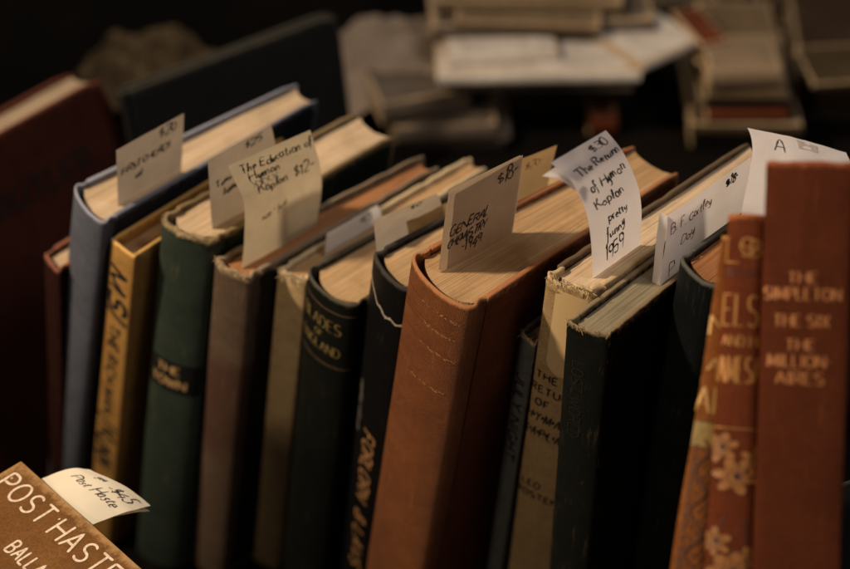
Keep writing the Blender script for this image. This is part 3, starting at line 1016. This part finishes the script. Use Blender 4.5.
class Sheet:
    """a slip of paper spanned between a left and a right edge (lists of 3D points, bottom to top)"""
    def __init__(self, L, R, mat, name='price_tag', parent=None, seed=0, curl=0.0, na=12, nb=22, wav=.0004, toward=None):
        self.L = [np.asarray(p) for p in L]
        self.R = [np.asarray(p) for p in R]
        self.org = self.L[0].copy()
        self.seed, self.curl, self.wav = seed, curl, wav
        self.toward = toward if toward is not None else CAM
        mid = (self.S(.5, .5))
        n = np.cross(self.S(.6, .5) - mid, self.S(.5, .6) - mid)
        self.sgn = 1 if n @ (self.toward - mid) > 0 else -1
        self.W = sum(np.linalg.norm(self.S((i + 1) / 8, .6) - self.S(i / 8, .6)) for i in range(8))
        self.Ht = sum(np.linalg.norm(self.S(.5, (i + 1) / 12) - self.S(.5, i / 12)) for i in range(12))
        V, Fc, UV = [], [], []
        for j in range(nb + 1):
            for i in range(na + 1):
                V.append(self.P(i / na, j / nb, 0))
        for j in range(nb):
            for i in range(na):
                q = j * (na + 1) + i
                Fc.append((q, q + 1, q + na + 2, q + na + 1))
                UV.append([((i + di) / na * self.W + seed, (j + dj) / nb * self.Ht) for di, dj in ((0, 0), (1, 0), (1, 1), (0, 1))])
        if parent is None:
            self.o = mesh_obj(name, [v - self.org for v in V], Fc, mat, None, UV, sharp=180)
            self.o.location = Vector(self.org)
            self.root_org = self.org
        else:
            self.root_org = parent.root_org
            self.o = mesh_obj(name, [v - self.root_org for v in V], Fc, mat, parent.o, UV, sharp=180)

    def edge(self, E, t):
        n = len(E)
        P = [E[0] * 2 - E[1]] + E + [E[-1] * 2 - E[-2]]
        x = min(max(t, 0), 1) * (n - 1)
        i = min(int(x), n - 2)
        u = x - i
        p0, p1, p2, p3 = P[i], P[i + 1], P[i + 2], P[i + 3]
        r = .5 * ((2 * p1) + (-p0 + p2) * u + (2 * p0 - 5 * p1 + 4 * p2 - p3) * u * u + (-p0 + 3 * p1 - 3 * p2 + p3) * u ** 3)
        if t > 1: r = r + (E[-1] - E[-2]) * (t - 1) * (n - 1)
        return r

    def S(self, a, b_):
        l, r = self.edge(self.L, b_), self.edge(self.R, b_)
        return l + (r - l) * a

    def P(self, a, b_, lift):
        p = self.S(a, b_)
        e = .02
        du = self.S(a + e, b_) - self.S(a - e, b_)
        dv = self.S(a, min(b_ + e, 1)) - self.S(a, max(b_ - e, 0))
        n = unit(np.cross(du, dv)) * self.sgn
        w = self.wav * (n3(a * 2.1 + self.seed * 3.7, b_ * 2.4, self.seed) + .6 * n3(a * 6 + self.seed, b_ * 5, self.seed + 2))
        return p + n * (lift + w + self.curl * math.sin(math.pi * min(max(a, 0), 1)))

    def write(self, lines, mat, width=.0006, name='handwriting', hand=True, lift=.00014, wob=1.35):
        """lines: (text, size mm, x mm from the left, y mm down from the top, slope deg, slant)"""
        V, Fc = [], []
        rnd = random.Random(self.seed * 31 + len(lines))
        for k, (txt, size, x, y, slope, slant) in enumerate(lines):
            st, W = text_strokes(txt, size * MM, sp=.55, hand=hand, slant=slant, rnd=rnd, squeeze=.92, wob=wob)
            lim = self.W - (x + 1.2) * MM
            if W > lim:
                st = [[(p[0] * lim / W, p[1]) for p in q] for q in st]
            c, s = math.cos(math.radians(slope)), math.sin(math.radians(slope))
            st = [[(x * MM + p[0] * c - p[1] * s, self.Ht - y * MM + p[0] * s + p[1] * c) for p in q] for q in st]
            v, f = ribbons(st, width * 1.18, lambda X, Y, z: self.P(X / self.W, Y / self.Ht, z) - self.root_org, lift=lift, step=.0004, press=.42)
            o = len(V); V += v; Fc += [tuple(i + o for i in q) for q in f]
        return mesh_obj(name, V, Fc, mat, self.o, smooth=False)


def in_book(b, Lpx, Rpx, dx=None, dxR=None, xoff=0.0):
    """edges of a slip standing in the pages of book b; dx = how far (mm) the slip leaves the page plane at each level"""
    p = None
    zt = b.base + b.U * b.ztop
    d = ray(*Lpx[0])
    s = ((zt - CAM) @ b.U) / (d @ b.U)
    P0 = CAM + d * s
    loc = P0 - b.base
    u = (loc @ b.T) / b.th
    dl = unit(b.T * b.e + b.D * b.dep)
    dr = unit(b.T * (b.e + b.thf - b.th) + b.D * (b.dep + b.cock))
    dd = unit(dl * (1 - u) + dr * u)
    n = unit(np.cross(dd, b.U))
    if n @ b.T < 0: n = -n
    P0 = P0 + n * xoff
    dx = dx or [0] * len(Lpx)
    dxR = dxR or dx
    out = []
    for E, X in ((Lpx, dx), (Rpx, dxR)):
        q = []
        for (px_, py_), o in zip(E, X):
            d = ray(px_, py_)
            q.append(CAM + d * (((P0 + n * o * MM - CAM) @ n) / (d @ n)))
        # sink the foot a little between the leaves
        q[0] = q[0] - b.U * .0025
        out.append(q)
    return out


PT_GREY = paper('grey_tag_card', (.50, .43, .35), .3)
PT_TAN = paper('tan_tag_card', (.56, .44, .31), .35)
PT_CREAM = paper('cream_tag_paper', (.80, .68, .47), .42)
PT_WHITE = paper('white_tag_paper', (.90, .87, .88), .5, .92)
PT_MANILA = paper('manila_card', (.62, .42, .2), .35)

L, R = in_book(B['blue'], [(118.5, 206), (117, 178), (116, 150.5)], [(181, 171), (183, 142), (184, 113.5)])
t = Sheet(L, R, PT_GREY, seed=1)
tag(t.o, 'grey-tan price tag standing in the pages of the blue book', 'price tag', TAGS)
t.write([('$20', 7, t.W * 1e3 - 17, 10, 3, .2), ('FIRST CHORDS', 4.6, 3, 24, 4, .2), ('vol', 4.6, 12, 32, 3, .2)], PEN, .0009)

L, R = in_book(B['green'], [(213, 229), (210, 195), (208, 160)], [(281, 191), (276, 150), (271, 124.6)])
t = Sheet(L, R, PT_GREY, seed=2)
tag(t.o, 'grey tag in the frayed green book, half covered by the cream tag', 'price tag', TAGS)
t.write([('$25', 7, t.W * 1e3 - 20, 10, 3, .2), ('Town and', 5, 4, 27, 4, .2), ('home', 5, 9, 35, 3, .2)], PEN, .0009)

L, R = in_book(B['brown'], [(241, 269), (244, 240), (244, 204), (236, 184), (228, 166)], [(317, 222), (321, 195), (321, 172), (316, 150), (310, 130)],
               [0, .5, 1, -1.5, -4])
t = Sheet(L, R, PT_CREAM, seed=3)
tag(t.o, 'tall curved cream tag with several handwritten lines, in the worn grey-brown book', 'price tag', TAGS)
w, h = t.W * 1e3, t.Ht * 1e3
t.write([('The Education of', h * .10, w * .10, h * .17, 0, .15), ('Hyman', h * .10, w * .16, h * .30, 4, .2), ('Kaplan', h * .09, w * .20, h * .46, 4, .2), ('$12-', h * .11, w * .66, h * .45, 6, .2)], PEN, .00085)
t.write([('nice - first', h * .05, w * .22, h * .68, 6, .2), ('xxxx', h * .14, w * .16, h * .38, 2, 0)], PEN_SOFT, .0005)

L, R = in_book(B['tan'], [(324, 257), (325, 245), (327, 233)], [(385, 221), (381, 213), (377.6, 205)])
t = Sheet(L, R, PT_WHITE, seed=4)
tag(t.o, 'low white tag reading 45, left of the other low tag', 'price tag', TAGS)
t.write([('45', 7, t.W * 1e3 - 15, 10, 5, .2)], PEN, .0008)

L, R = in_book(B['dgreen'], [(382, 287), (376, 247), (373.4, 220)], [(452, 246), (441, 203), (436.7, 193.6)])
t = Sheet(L, R, paper('dull_white_card', (.66, .58, .47), .35), seed=5)
tag(t.o, 'greyish white tag rising behind the torn black jacket', 'price tag', TAGS)
t.write([('$12', 6, t.W * 1e3 - 20, 10, 2, .2)], PEN, .0008)
L, R = in_book(B['dgreen'], [(412, 268.5), (409, 240), (407, 222)], [(455, 246), (451, 220), (447, 203)], xoff=.0008)
t = Sheet(L, R, PT_MANILA, name='page_marker', seed=6, wav=.001)
tag(t.o, 'narrow strip of tan card between the torn black jacket and the greyish tag', 'page marker')

L, R = in_book(B['black'], [(475, 238), (475, 205), (475, 177)], [(545, 199), (551, 170), (557, 145)])
t = Sheet(L, R, PT_MANILA, seed=7)
tag(t.o, 'manila tag with faint pencilled price, behind the grey tag in the copper-brown book', 'price tag', TAGS)
t.write([('$20-', 7, t.W * 1e3 - 21, 12, 3, .1)], ink('pencil', (.25, .14, .07), .6), .0006)

L, R = in_book(B['copper'], [(440.4, 273), (444.5, 233), (450, 193)], [(512, 240), (518, 198), (523, 155)])
t = Sheet(L, R, PT_TAN, seed=8, wav=.0003)
tag(t.o, 'square grey-tan tag with three lines in capitals, in the copper-brown book', 'price tag', TAGS)
w, h = t.W * 1e3, t.Ht * 1e3
t.write([('$18-', h * .15, w * .67, h * .22, 8, .12), ('GENERAL', h * .105, w * .07, h * .58, 7, .35), ('CHEMISTRY', h * .088, w * .06, h * .71, 7, .35), ('-1949.', h * .105, w * .25, h * .83, 7, .25)], PEN, .00085)
# the tag is a folded card: its second leaf shows along the left edge
Lb = [p - B['copper'].T * .0022 + (q - p) * .03 for p, q in zip(L, R)]
Rb = [q - B['copper'].T * .0006 - (q - p) * .02 for p, q in zip(L, R)]
Sheet(Lb, Rb, PT_TAN, name='second_leaf', parent=t, seed=18)

L, R = in_book(B['hyman'], [(593.7, 278), (590.7, 239), (585, 209.6), (571, 181), (550.4, 163)], [(640, 247), (641.5, 209.5), (637, 182), (623, 152), (605.7, 130.4)],
               [0, 0, -1.5, -6, -14])
t = Sheet(L, R, PT_WHITE, seed=9, wav=.0004)
tag(t.o, 'curling white tag with six handwritten lines, in the cream spined book', 'price tag', TAGS)
w, h = t.W * 1e3, t.Ht * 1e3
t.write([('$30', h * .085, w * .60, h * .125, 4, .05), ('The Return', h * .078, w * .15, h * .275, 9, .1), ('of Hyman', h * .076, w * .22, h * .42, 10, .1), ('Kaplan', h * .082, w * .20, h * .555, 10, .1),
         ('pretty', h * .07, w * .36, h * .70, 10, .15), ('funny', h * .07, w * .30, h * .81, 12, .15), ('1959', h * .08, w * .28, h * .93, 10, .1)], PEN, .00078)
bt_ = B['hyman'].T
Lb = [t.P(-.01, .66, -.0012), t.P(-.06, .80, -.003) , t.P(-.13, .93, -.0055)]
Rb = [t.P(.03, .66, -.0010), t.P(.05, .80, -.0022), t.P(.06, .94, -.003)]
Sheet(Lb, Rb, PT_WHITE, name='second_leaf', parent=t, seed=19, na=6, nb=10)

L, R = in_book(B['dkten'], [(660.5, 285), (664, 250), (668.4, 216)], [(741, 222), (747, 190), (751, 157)], [0, 0, 0], [0, .5, 1.5])
t = Sheet(L, R, PT_WHITE, seed=10, wav=.0006)
tag(t.o, 'long white tag with red-brown handwriting, in the dark bottle-green book', 'price tag', TAGS)
w, h = t.W * 1e3, t.Ht * 1e3
t.write([('B. F. Gortley', h * .13, w * .06, h * .33, 4, .1), ('Day', h * .15, w * .20, h * .58, 6, .1), ('P', h * .14, w * .10, h * .93, 6, .1)], PEN_RED, .00065)
t.write([('$18-', h * .12, w * .70, h * .20, 4, .1)], PEN, .0011)
n = B['dkten'].T
Lb = [L[k] - n * .0045 - unit(R[k] - L[k]) * .0005 for k in range(3)]
Sheet(Lb, [p - n * .0002 for p in L], PT_WHITE, name='folded_edge', parent=t, seed=20, na=3)

L = [at(738, 262, .817), at(742, 208.5, .817), at(751, 165, .818), at(752, 143, .820), at(747.5, 128, .824)]
R = [at(845, 262, .817), at(848, 222, .817), at(850, 190, .818), at(851, 166, .819), at(846, 153, .822)]
t = Sheet(L, R, PT_WHITE, seed=11, curl=.0015, wav=.0015)
tag(t.o, 'wide white tag curling up behind the rust coloured book', 'price tag', TAGS)
w, h = t.W * 1e3, t.Ht * 1e3
t.write([('A', h * .17, w * .22, h * .28, -4, 0)], PEN, .0006)
patch = Sheet([t.P(.47, .80, .0003), t.P(.47, .89, .0003), t.P(.47, .95, .0003)], [t.P(.66, .80, .0003), t.P(.66, .87, .0003), t.P(.66, .92, .0003)], paper('grey_sticker', (.5, .45, .42), .3), name='grey_sticker', parent=t, seed=12)

# ------------------------------------------------------------------ lying book at the lower left
def flat_book(label, cx, cy, z, w, d, t, rot, cover, pg, group=None, name='book', bow=.0006):
    """a book lying flat: cover boards, spine, page block; local x = along the spine, y = towards the fore edge"""
    M = Matrix.Translation((cx, cy, z)) @ Matrix.Rotation(math.radians(rot), 4, 'Z')
    root = empty(name, M)
    tag(root, label, 'book', group)
    bt = min(.0025, t * .18)
    for nm, z0 in (('back_board', 0), ('front_board', t - bt)):
        P, F2, raw, Ax = rbox(axis_pts(-w / 2, w / 2, 14, .0008), axis_pts(-d / 2, d / 2, 14, .0008), axis_pts(z0, z0 + bt, 2, bt * .3), bt * .3)
        W = [max(0, 1 - min(w / 2 - abs(q[0]), d / 2 - abs(q[1])) / .004) for q in raw]
        V = [p + np.array([0, 0, n3(p[0] * 20, p[1] * 20, cx * 50) * bow]) for p in P]
        o = mesh_obj(nm, V, F2, cover, root, box_uv(raw, F2, Ax, lambda p, a: (p[0], p[1]) if a == 2 else (p[0] + p[1], p[2])), W)
        if nm == 'front_board': front = o
    P, F2, raw, Ax = rbox(axis_pts(-w / 2 + .003, w / 2 - .003, 10, .0005), axis_pts(-d / 2 + .002, d / 2 - .003, 10, .0005), axis_pts(bt, t - bt, 4, .0005), .0003)
    mesh_obj('page_block', P, F2, pg, root, box_uv(raw, F2, Ax, lambda p, a: (p[2], p[0] * .2) if a != 2 else (p[0], p[1])))
    V, Fc, UV = [], [], []
    n = 10
    for i in range(n + 1):
        a = math.pi * i / n
        y, zz = -d / 2 - min(t * .25, .005) * math.sin(a) + .0004, t / 2 - (t / 2 - .0002) * math.cos(a)
        for x in (-w / 2, 0, w / 2):
            V.append((x, y, zz))
    for i in range(n):
        for k in range(2):
            q = i * 3 + k
            Fc.append((q, q + 3, q + 4, q + 1))
            UV.append([(V[v][0], V[v][2]) for v in Fc[-1]])
    mesh_obj('spine', V, Fc, cover, root, UV, [.2] * len(V))
    return root, front


ZP = .140
O, X1 = at_z(21, 460.5, ZP), at_z(150, 575.6, ZP)
xd = unit(X1 - O)                                  # along the head, from fore edge to spine
yd = np.array([xd[1], -xd[0], 0])                 # down the cover, towards the viewer
wid, hgt = .112, .165
cen = O + xd * wid / 2 + yd * hgt / 2
# local frame: spine along local x; here the spine is hidden at the far right-hand side
rotz = math.degrees(math.atan2(-yd[1], -yd[0]))
ph, ph_front = flat_book('tan covered book with cream capitals lying flat at lower left', cen[0], cen[1], ZP - .014, hgt, wid, .014, rotz, M_ph, PG_WARM, bow=0)
Mi = ph.matrix_world.inverted()


def on_ph(x, y, z):
    """x along the head from the corner, y upward from the head (negative = down the cover)"""
    p = O + xd * x - yd * y + np.array([0, 0, z + .00008])
    return Mi @ Vector(p)


def ph_text(txt, size, x, y, width, fitw=None):
    st, W = text_strokes(txt, size, sp=1.5, fitw=fitw)
    V, Fc = ribbons([[(x + p[0], y + p[1]) for p in s] for s in st], width, on_ph)
    mesh_obj('lettering', V, Fc, CREAM_INK, ph_front, smooth=False)


PHD = dict(O=O, xd=xd, yd=yd)
ph_text("POST", .0122, .0052, -.0190, .00135, fitw=.0362)
ph_text("HASTE", .0122, .0479, -.0190, .00135, fitw=.0455)
ph_text("'", .0060, .0066, -.0160, .0012)
ph_text("'", .0060, .0450, -.0152, .0012)
ph_text("BALLANTINE", .0082, .0430, -.0392, .0012, fitw=.048)

zt = ZP - .004
L = [at_z(43, 478, zt), at_z(59, 471.5, zt + .004), at_z(75, 468, zt + .0065), at_z(90, 469.5, zt + .006)]
R = [at_z(95, 524, zt), at_z(114, 516, zt), at_z(133, 510, zt - .001), at_z(150.6, 505.5, zt - .0045)]
L[0] -= unit(L[1] - L[0]) * .004
R[0] -= unit(R[1] - R[0]) * .004
t = Sheet(L, R, paper('bright_tag_paper', (.88, .82, .68), .3, .92), seed=13, curl=.003, wav=.0006, toward=np.array([0, 0, 3]))
tag(t.o, 'bright curved tag sticking out of the flat lying tan book', 'price tag', TAGS)
w, h = t.W * 1e3, t.Ht * 1e3
t.write([('Post Haste', h * .20, w * .16, h * .60, 0, .2), ('yes', h * .13, w * .30, h * .26, 0, .2), ('$45', h * .20, w * .62, h * .36, 0, .2), ('--', h * .2, w * .56, h * .39, 8, 0)], PEN, .0006)
dn = np.array([0, 0, -.0035])
Sheet([p + dn * k / 2 for k, p in enumerate(L[1:])], [p + dn * (k + .6) / 2 - xd * .001 for k, p in enumerate(R[1:])], PT_CREAM, name='second_leaf', parent=t, seed=14, toward=np.array([0, 0, 3]))

# books the lying book rests on
zz = TABLE
k = 0
rr = random.Random(2)
SUP = 'books stacked flat underneath the front books'
for th_, mat in ((.042, M_board), (.036, M_maroon), (ZP - .014 - .0782 - .0004 - TABLE, M_navy)):
    k += 1
    flat_book(('charcoal', 'maroon', 'navy')[k - 1] + ' book lying in the stack underneath the tan covered book', cen[0] - .010 - .003 * k, cen[1] - .012, zz, .15, .10, th_, rotz + rr.uniform(-5, 5), mat, PG_TAN, SUP)
    zz += th_ + .0002

# stack under the propped novels
lowz = min((bk.base + bk.D * bk.dep)[2] for bk in (B['rust'], B['elsie'], B['orange']))
pc = B['rust'].base + B['rust'].D * B['rust'].dep * .75
nb = 4
for k in range(nb):
    flat_book(('charcoal', 'navy', 'maroon', 'black')[k] + ' book lying in the stack that props up the reddish novels', pc[0] + .048, pc[1] + .045, TABLE + (lowz - TABLE - .001) * k / nb, .105, .08, (lowz - TABLE - .001) / nb - .0003, 8 + 5 * k, (M_board, M_navy, M_maroon, M_black)[k], PG_TAN, SUP)

# ------------------------------------------------------------------ leaning books behind the left end
def lean_left(label, Cpx, s, psi, lam, th, dep, H, ms, mb, mp, **kw):
    T, D, U = tilted(psi, lam, 0)
    C_ = at(Cpx[0], Cpx[1], s)
    return Book(label, C_ - D * dep - T * th, T, D, U, th, th * .95, .003, dep, th * .02, H, ms, mb, mp, **kw)


bm = lean_left('large maroon book with black title on its cover, leaning at the left edge', (103, 76), 1.14, 41, -15, .033, .190, .234, M_maroon, M_maroon, PG_PALE, seed=31, group=None)
st, W = text_strokes('BUTLER', .0135, sp=1.6, fitw=.073, serif=.4)
st = [[(bm.dep - .100 + p[0], bm.H - .050 + p[1]) for p in q] for q in st]
bm.lettering(st, .0022, BLACK_INK, surf=bm.on_front, parent=bm.front)
bd = lean_left('big thin charcoal book leaning behind the blue book', (338, 13), 1.20, 54, -9, .010, .158, .232, M_board, M_board, pages('dark_paper_edges', (.03, .027, .024), (.02, .018, .016)), seed=33, group=None, bt=.003, joint=.004, square=.002)
T, D, U = tilted(41, 10, 0)
A = at(45, 251, .985)
B['old'] = Book('short dark red book with worn head, just left of the blue hardback', A, T, D, U, .016, .015, .003, .10, 0, float((A[2] - TABLE) / U[2]) - .003, M_maroon_dark, M_maroon_dark, PG_PALE, bulge=.002, seed=41, jag=.002, ragged=.001, wear_w=.008)

# ------------------------------------------------------------------ background stacks on the table
def bg_book(label, px0, px1, py, z, t, depth, rot, cover, pg, group, dx=0.0, dy=0.0):
    """a flat book whose near lower edge lies between two picture columns at height z"""
    a, b_ = at_z(px0, py, z), at_z(px1, py, z)
    w = np.linalg.norm(b_ - a)
    c = (a + b_) / 2
    r = math.radians(rot)
    cc = c + np.array([-math.sin(r), math.cos(r), 0]) * depth / 2 + np.array([dx, dy, 0])
    return flat_book(label, cc[0], cc[1], z, w, depth, t, rot, cover, pg, group)


K_white = cloth('glossy_white_cover', (.9, .85, .79), (.55, .49, .43), rough=.3, bump=.02, spec=.5)
K_grey = cloth('grey_cover', (.15, .12, .095), (.085, .066, .052), rough=.5, bump=.05)
K_tan = cloth('pale_tan_cover', (.20, .145, .085), (.13, .09, .052), rough=.6, bump=.05)
K_cream = cloth('cream_cover', (.30, .225, .15), (.2, .145, .095), rough=.6, bump=.05)
K_red = cloth('orange_red_cover', (.17, .045, .018), (.10, .027, .011), rough=.5, bump=.05)
K_olive = cloth('olive_cover', (.07, .05, .026), (.045, .03, .016), rough=.6, bump=.05)
K_brown = cloth('deep_brown_cover', (.06, .035, .02), rough=.6)
K_dark = cloth('near_black_cover', (.02, .016, .013), rough=.6)
BG = 'books and magazines in the background stack'
BG2 = 'books in the right background stack'
base = at_z(440, 92, .052)
bg_book('dark book at the bottom of the central background stack', 500, 630, 118, .0, .050, .12, -2, K_dark, PG_FAR, BG)
bg_book('grey magazine under the white one in the central background stack', 445, 632, 92, .0505, .012, .17, -1, K_grey, PG_PALE, BG)
bg_book('glossy white magazine in the central background stack', 437, 640, 84, .0628, .010, .15, 1.5, K_white, PG_PALE, BG)
bg_book('grey-brown book set back on the glossy white magazine', 432, 655, 40, .0731, .014, .14, 3, K_grey, PG_FAR, BG)
bg_book('pale tan book on top of the central background stack', 437, 622, 14, .0875, .010, .08, -1, K_tan, PG_PALE, BG)
g = bg_book('pale slanting magazine jutting from the right of the central stack', 620, 700, 68, .0735, .006, .15, 38, K_white, PG_PALE, BG, dx=.01, dy=.012)

bg_book('near black book at the foot of the right background stack', 690, 800, 150, .0, .018, .13, -2, K_dark, PG_FAR, BG2)
bg_book('olive book low in the right background stack', 690, 800, 136, .0185, .010, .13, -1, K_olive, PG_FAR, BG2)
bg_book('orange-red book in the right background stack', 706, 786, 122, .0290, .013, .12, 1, K_red, PG_FAR, BG2)
bg_book('black book in the right background stack', 700, 790, 108, .0425, .007, .12, 1, K_dark, PG_FAR, BG2)
bg_book('mustard paperback near the top of the right background stack', 706, 784, 101, .0500, .016, .11, -2, K_tan, PG_FAR, BG2)
bg_book('cream paperback on top of the right background stack', 708, 780, 86, .0665, .014, .045, 2, K_cream, PG_PALE, BG2)
bg_book('small orange book beside the right background stack', 698, 728, 64, .0640, .018, .05, 20, K_red, PG_FAR, None)
bg_book('brown book at far right of the background', 796, 900, 108, .02, .03, .13, -4, K_brown, PG_FAR, None)
bg_book('dark book beneath the far right brown book', 800, 905, 128, .0, .0195, .13, -2, K_dark, PG_FAR, None)
bg_book('small red book under the central background stack', 585, 612, 112, .0, .02, .04, 4, K_red, PG_FAR, None, dy=-.03)

bg_book('pale grey paperback lying behind the brown book', 395, 497, 142, .012, .014, .10, 4, K_grey, PG_PALE, 'pale paperbacks behind the row')
bg_book('dark paperback beneath the pale grey paperback', 390, 505, 154, .0, .0118, .11, 1, K_dark, PG_FAR, 'pale paperbacks behind the row')
bg_book('tan paperback tilted sideways on the pale grey paperback', 380, 470, 118, .0265, .018, .09, 17, K_grey, PG_PALE, 'pale paperbacks behind the row')


def crumple(label, cx, cy, z, r, h, mat, seed, sq=1.0):
    V, Fc, UV = [], [], []
    n = 26
    for j in range(n + 1):
        for i in range(n + 1):
            x, y = (i / n * 2 - 1), (j / n * 2 - 1)
            rad = math.hypot(x, y)
            zz = h * (max(0, 1 - rad * rad * .6)) * (.7 + .5 * abs(n3(x * 1.6 + seed, y * 1.6, seed))) + h * .12 * n3(x * 5, y * 5, seed + 3)
            V.append((x * r, y * r * sq, max(0.001, zz)))
    for j in range(n):
        for i in range(n):
            q = j * (n + 1) + i
            Fc.append((q, q + 1, q + n + 2, q + n + 1))
            UV.append([(V[v][0], V[v][1]) for v in Fc[-1]])
    o = mesh_obj('crumpled_paper', V, Fc, mat, None, UV, sharp=25)
    o.location = (cx, cy, z)
    return tag(o, label, 'wrapping paper')


p = at_z(150, 80, .03)
crumple('crumpled tan wrapping paper behind the maroon book', p[0] + .0, p[1] + .02, 0, .058, .070, paper('tan_wrapping_paper', (.30, .20, .095), .05, .2), 3, .7)
p = at_z(430, 110, .03)
crumple('crumpled grey-brown paper behind the pale paperbacks', p[0] - .02, p[1] + .06, 0, .08, .075, paper('grey_wrapping_paper', (.36, .29, .23), .1), 8, .7)

rb = random.Random(77)
CL = 'loose booklets lying at the back'
KK = (K_grey, K_tan, K_dark, K_brown, K_olive, K_white)
NM = ('grey', 'pale tan', 'near black', 'deep brown', 'olive', 'glossy white')
for k, (px0, px1, py, z, m, rot, place) in enumerate((
        (448, 560, 63, .0731, 5, 6, 'slipped under the grey-brown book of the central stack'),
        (455, 600, 30, .0873, 1, -4, 'near the top of the central stack'),
        (520, 640, 4, .0, 3, 12, 'behind the central stack'),
        (655, 735, 22, .0, 4, -14, 'between the two background stacks'),
        (640, 720, 8, .013, 1, 8, 'lying across the booklet between the stacks'),
        (790, 880, 40, .0, 0, -8, 'at the far right behind the brown book'),
        (760, 830, 14, .0, 3, 16, 'behind the right background stack'),
        (812, 880, 88, .0504, 4, 7, 'on the far right brown book'))):
    bg_book(NM[m] + ' booklet ' + place, px0, px1, py, z, .0125 if z == 0 else .005, .085 if z < .03 else .05, rot, KK[m], PG_FAR, CL)

# ------------------------------------------------------------------ table, floor
t = NT('dark_table_cloth')
v = t.coords((1, 1, 1), uv=False)
n1 = t.noise(v, 9, 5, .6)
n2 = t.noise(v, 700, 3, .6)
col = t.mix(t.ramp(n1, .3, .75), (.004, .0033, .003, 1), (.010, .008, .006, 1))
t.link(col, t.b.inputs['Base Color'])
t.b.inputs['Roughness'].default_value = .9
t.b.inputs['Specular IOR Level'].default_value = .03
t.bump(t.math('ADD', n1, n2), .3, .001)
P, F2, raw, Ax = rbox(axis_pts(-1.3, 1.3, 10, .01), axis_pts(-.6, 1.6, 10, .01), axis_pts(TABLE - .04, TABLE - .0005, 2, .004), .004)
o = mesh_obj('table_surface', P, F2, t.m, None)
tag(o, 'dark table the books stand on', None, None, 'structure')
P, F2, raw, Ax = rbox(axis_pts(-1.28, 1.28, 10, .01), axis_pts(.355, 1.58, 10, .01), axis_pts(TABLE, -.0004, 3, .004), .004)
o = mesh_obj('raised_shelf', P, F2, t.m, None)
tag(o, None, None, None, 'structure')
P, F2, raw, Ax = rbox([-6, 0, 6], [-4, 2, 8], [-.85, -.83, -.81], .001)
o = mesh_obj('floor', P, F2, cloth('dark_floor', (.02, .017, .015), rough=.8), None, box_uv(raw, F2, Ax, lambda p, a: (p[0] * .01, p[1] * .01)))
tag(o, None, None, None, 'structure')

# ------------------------------------------------------------------ light
w = bpy.data.worlds.new('World')
sc.world = w
w.use_nodes = True
w.node_tree.nodes['Background'].inputs[0].default_value = (.95, .9, .88, 1)
w.node_tree.nodes['Background'].inputs[1].default_value = .05


def area(name, loc, target, size, power, color, spread=None):
    l = bpy.data.lights.new(name, 'AREA')
    l.shape = 'DISK'
    l.size = size
    l.energy = power
    l.color = color
    o = bpy.data.objects.new(name, l)
    COL.objects.link(o)
    o.location = loc
    o.rotation_euler = (Vector(target) - Vector(loc)).to_track_quat('-Z', 'Y').to_euler()
    return o


def spot(name, loc, target, radius, power, color, cone, blend):
    l = bpy.data.lights.new(name, 'SPOT')
    l.shadow_soft_size = radius
    l.energy = power
    l.color = color
    l.spot_size = math.radians(cone)
    l.spot_blend = blend
    o = bpy.data.objects.new(name, l)
    COL.objects.link(o)
    o.location = loc
    o.rotation_euler = (Vector(target) - Vector(loc)).to_track_quat('-Z', 'Y').to_euler()
    return o


spot('key_lamp', (-.95, -.22, 1.20), (-.02, .04, .22), .05, 108, (1, .77, .53), 36, 1.0)
spot('front_lamp', (-.98, -1.0, .85), (-.03, 0, .28), .12, 23, (1, .75, .50), 32, 1.0)
area('fill_lamp', (.65, -.45, 1.5), (.05, .05, .22), .35, 4.6, (1, .91, .87))
area('back_lamp', (-.5, 1.9, 1.3), (.15, .7, .05), .25, 8.5, (1, .80, .60))

# ------------------------------------------------------------------ camera
cd = bpy.data.cameras.new('camera')
cd.sensor_width = 36
cd.lens = F_PX / 850 * 36
cd.clip_start = .02
cd.clip_end = 60
cd.dof.use_dof = True
cd.dof.focus_distance = .846
cd.dof.aperture_fstop = cd.lens / 18.5
cd.dof.aperture_blades = 8
co = bpy.data.objects.new('camera', cd)
COL.objects.link(co)
co.matrix_world = Matrix(((RGT[0], UPV[0], -FWD[0], CAM[0]), (RGT[1], UPV[1], -FWD[1], CAM[1]), (RGT[2], UPV[2], -FWD[2], CAM[2]), (0, 0, 0, 1)))
sc.camera = co
sc.view_settings.view_transform = 'Standard'
sc.view_settings.look = 'None'
sc.view_settings.exposure = 0
sc.view_settings.gamma = 1
sc.cycles.use_denoising = True
sc.cycles.max_bounces = 8
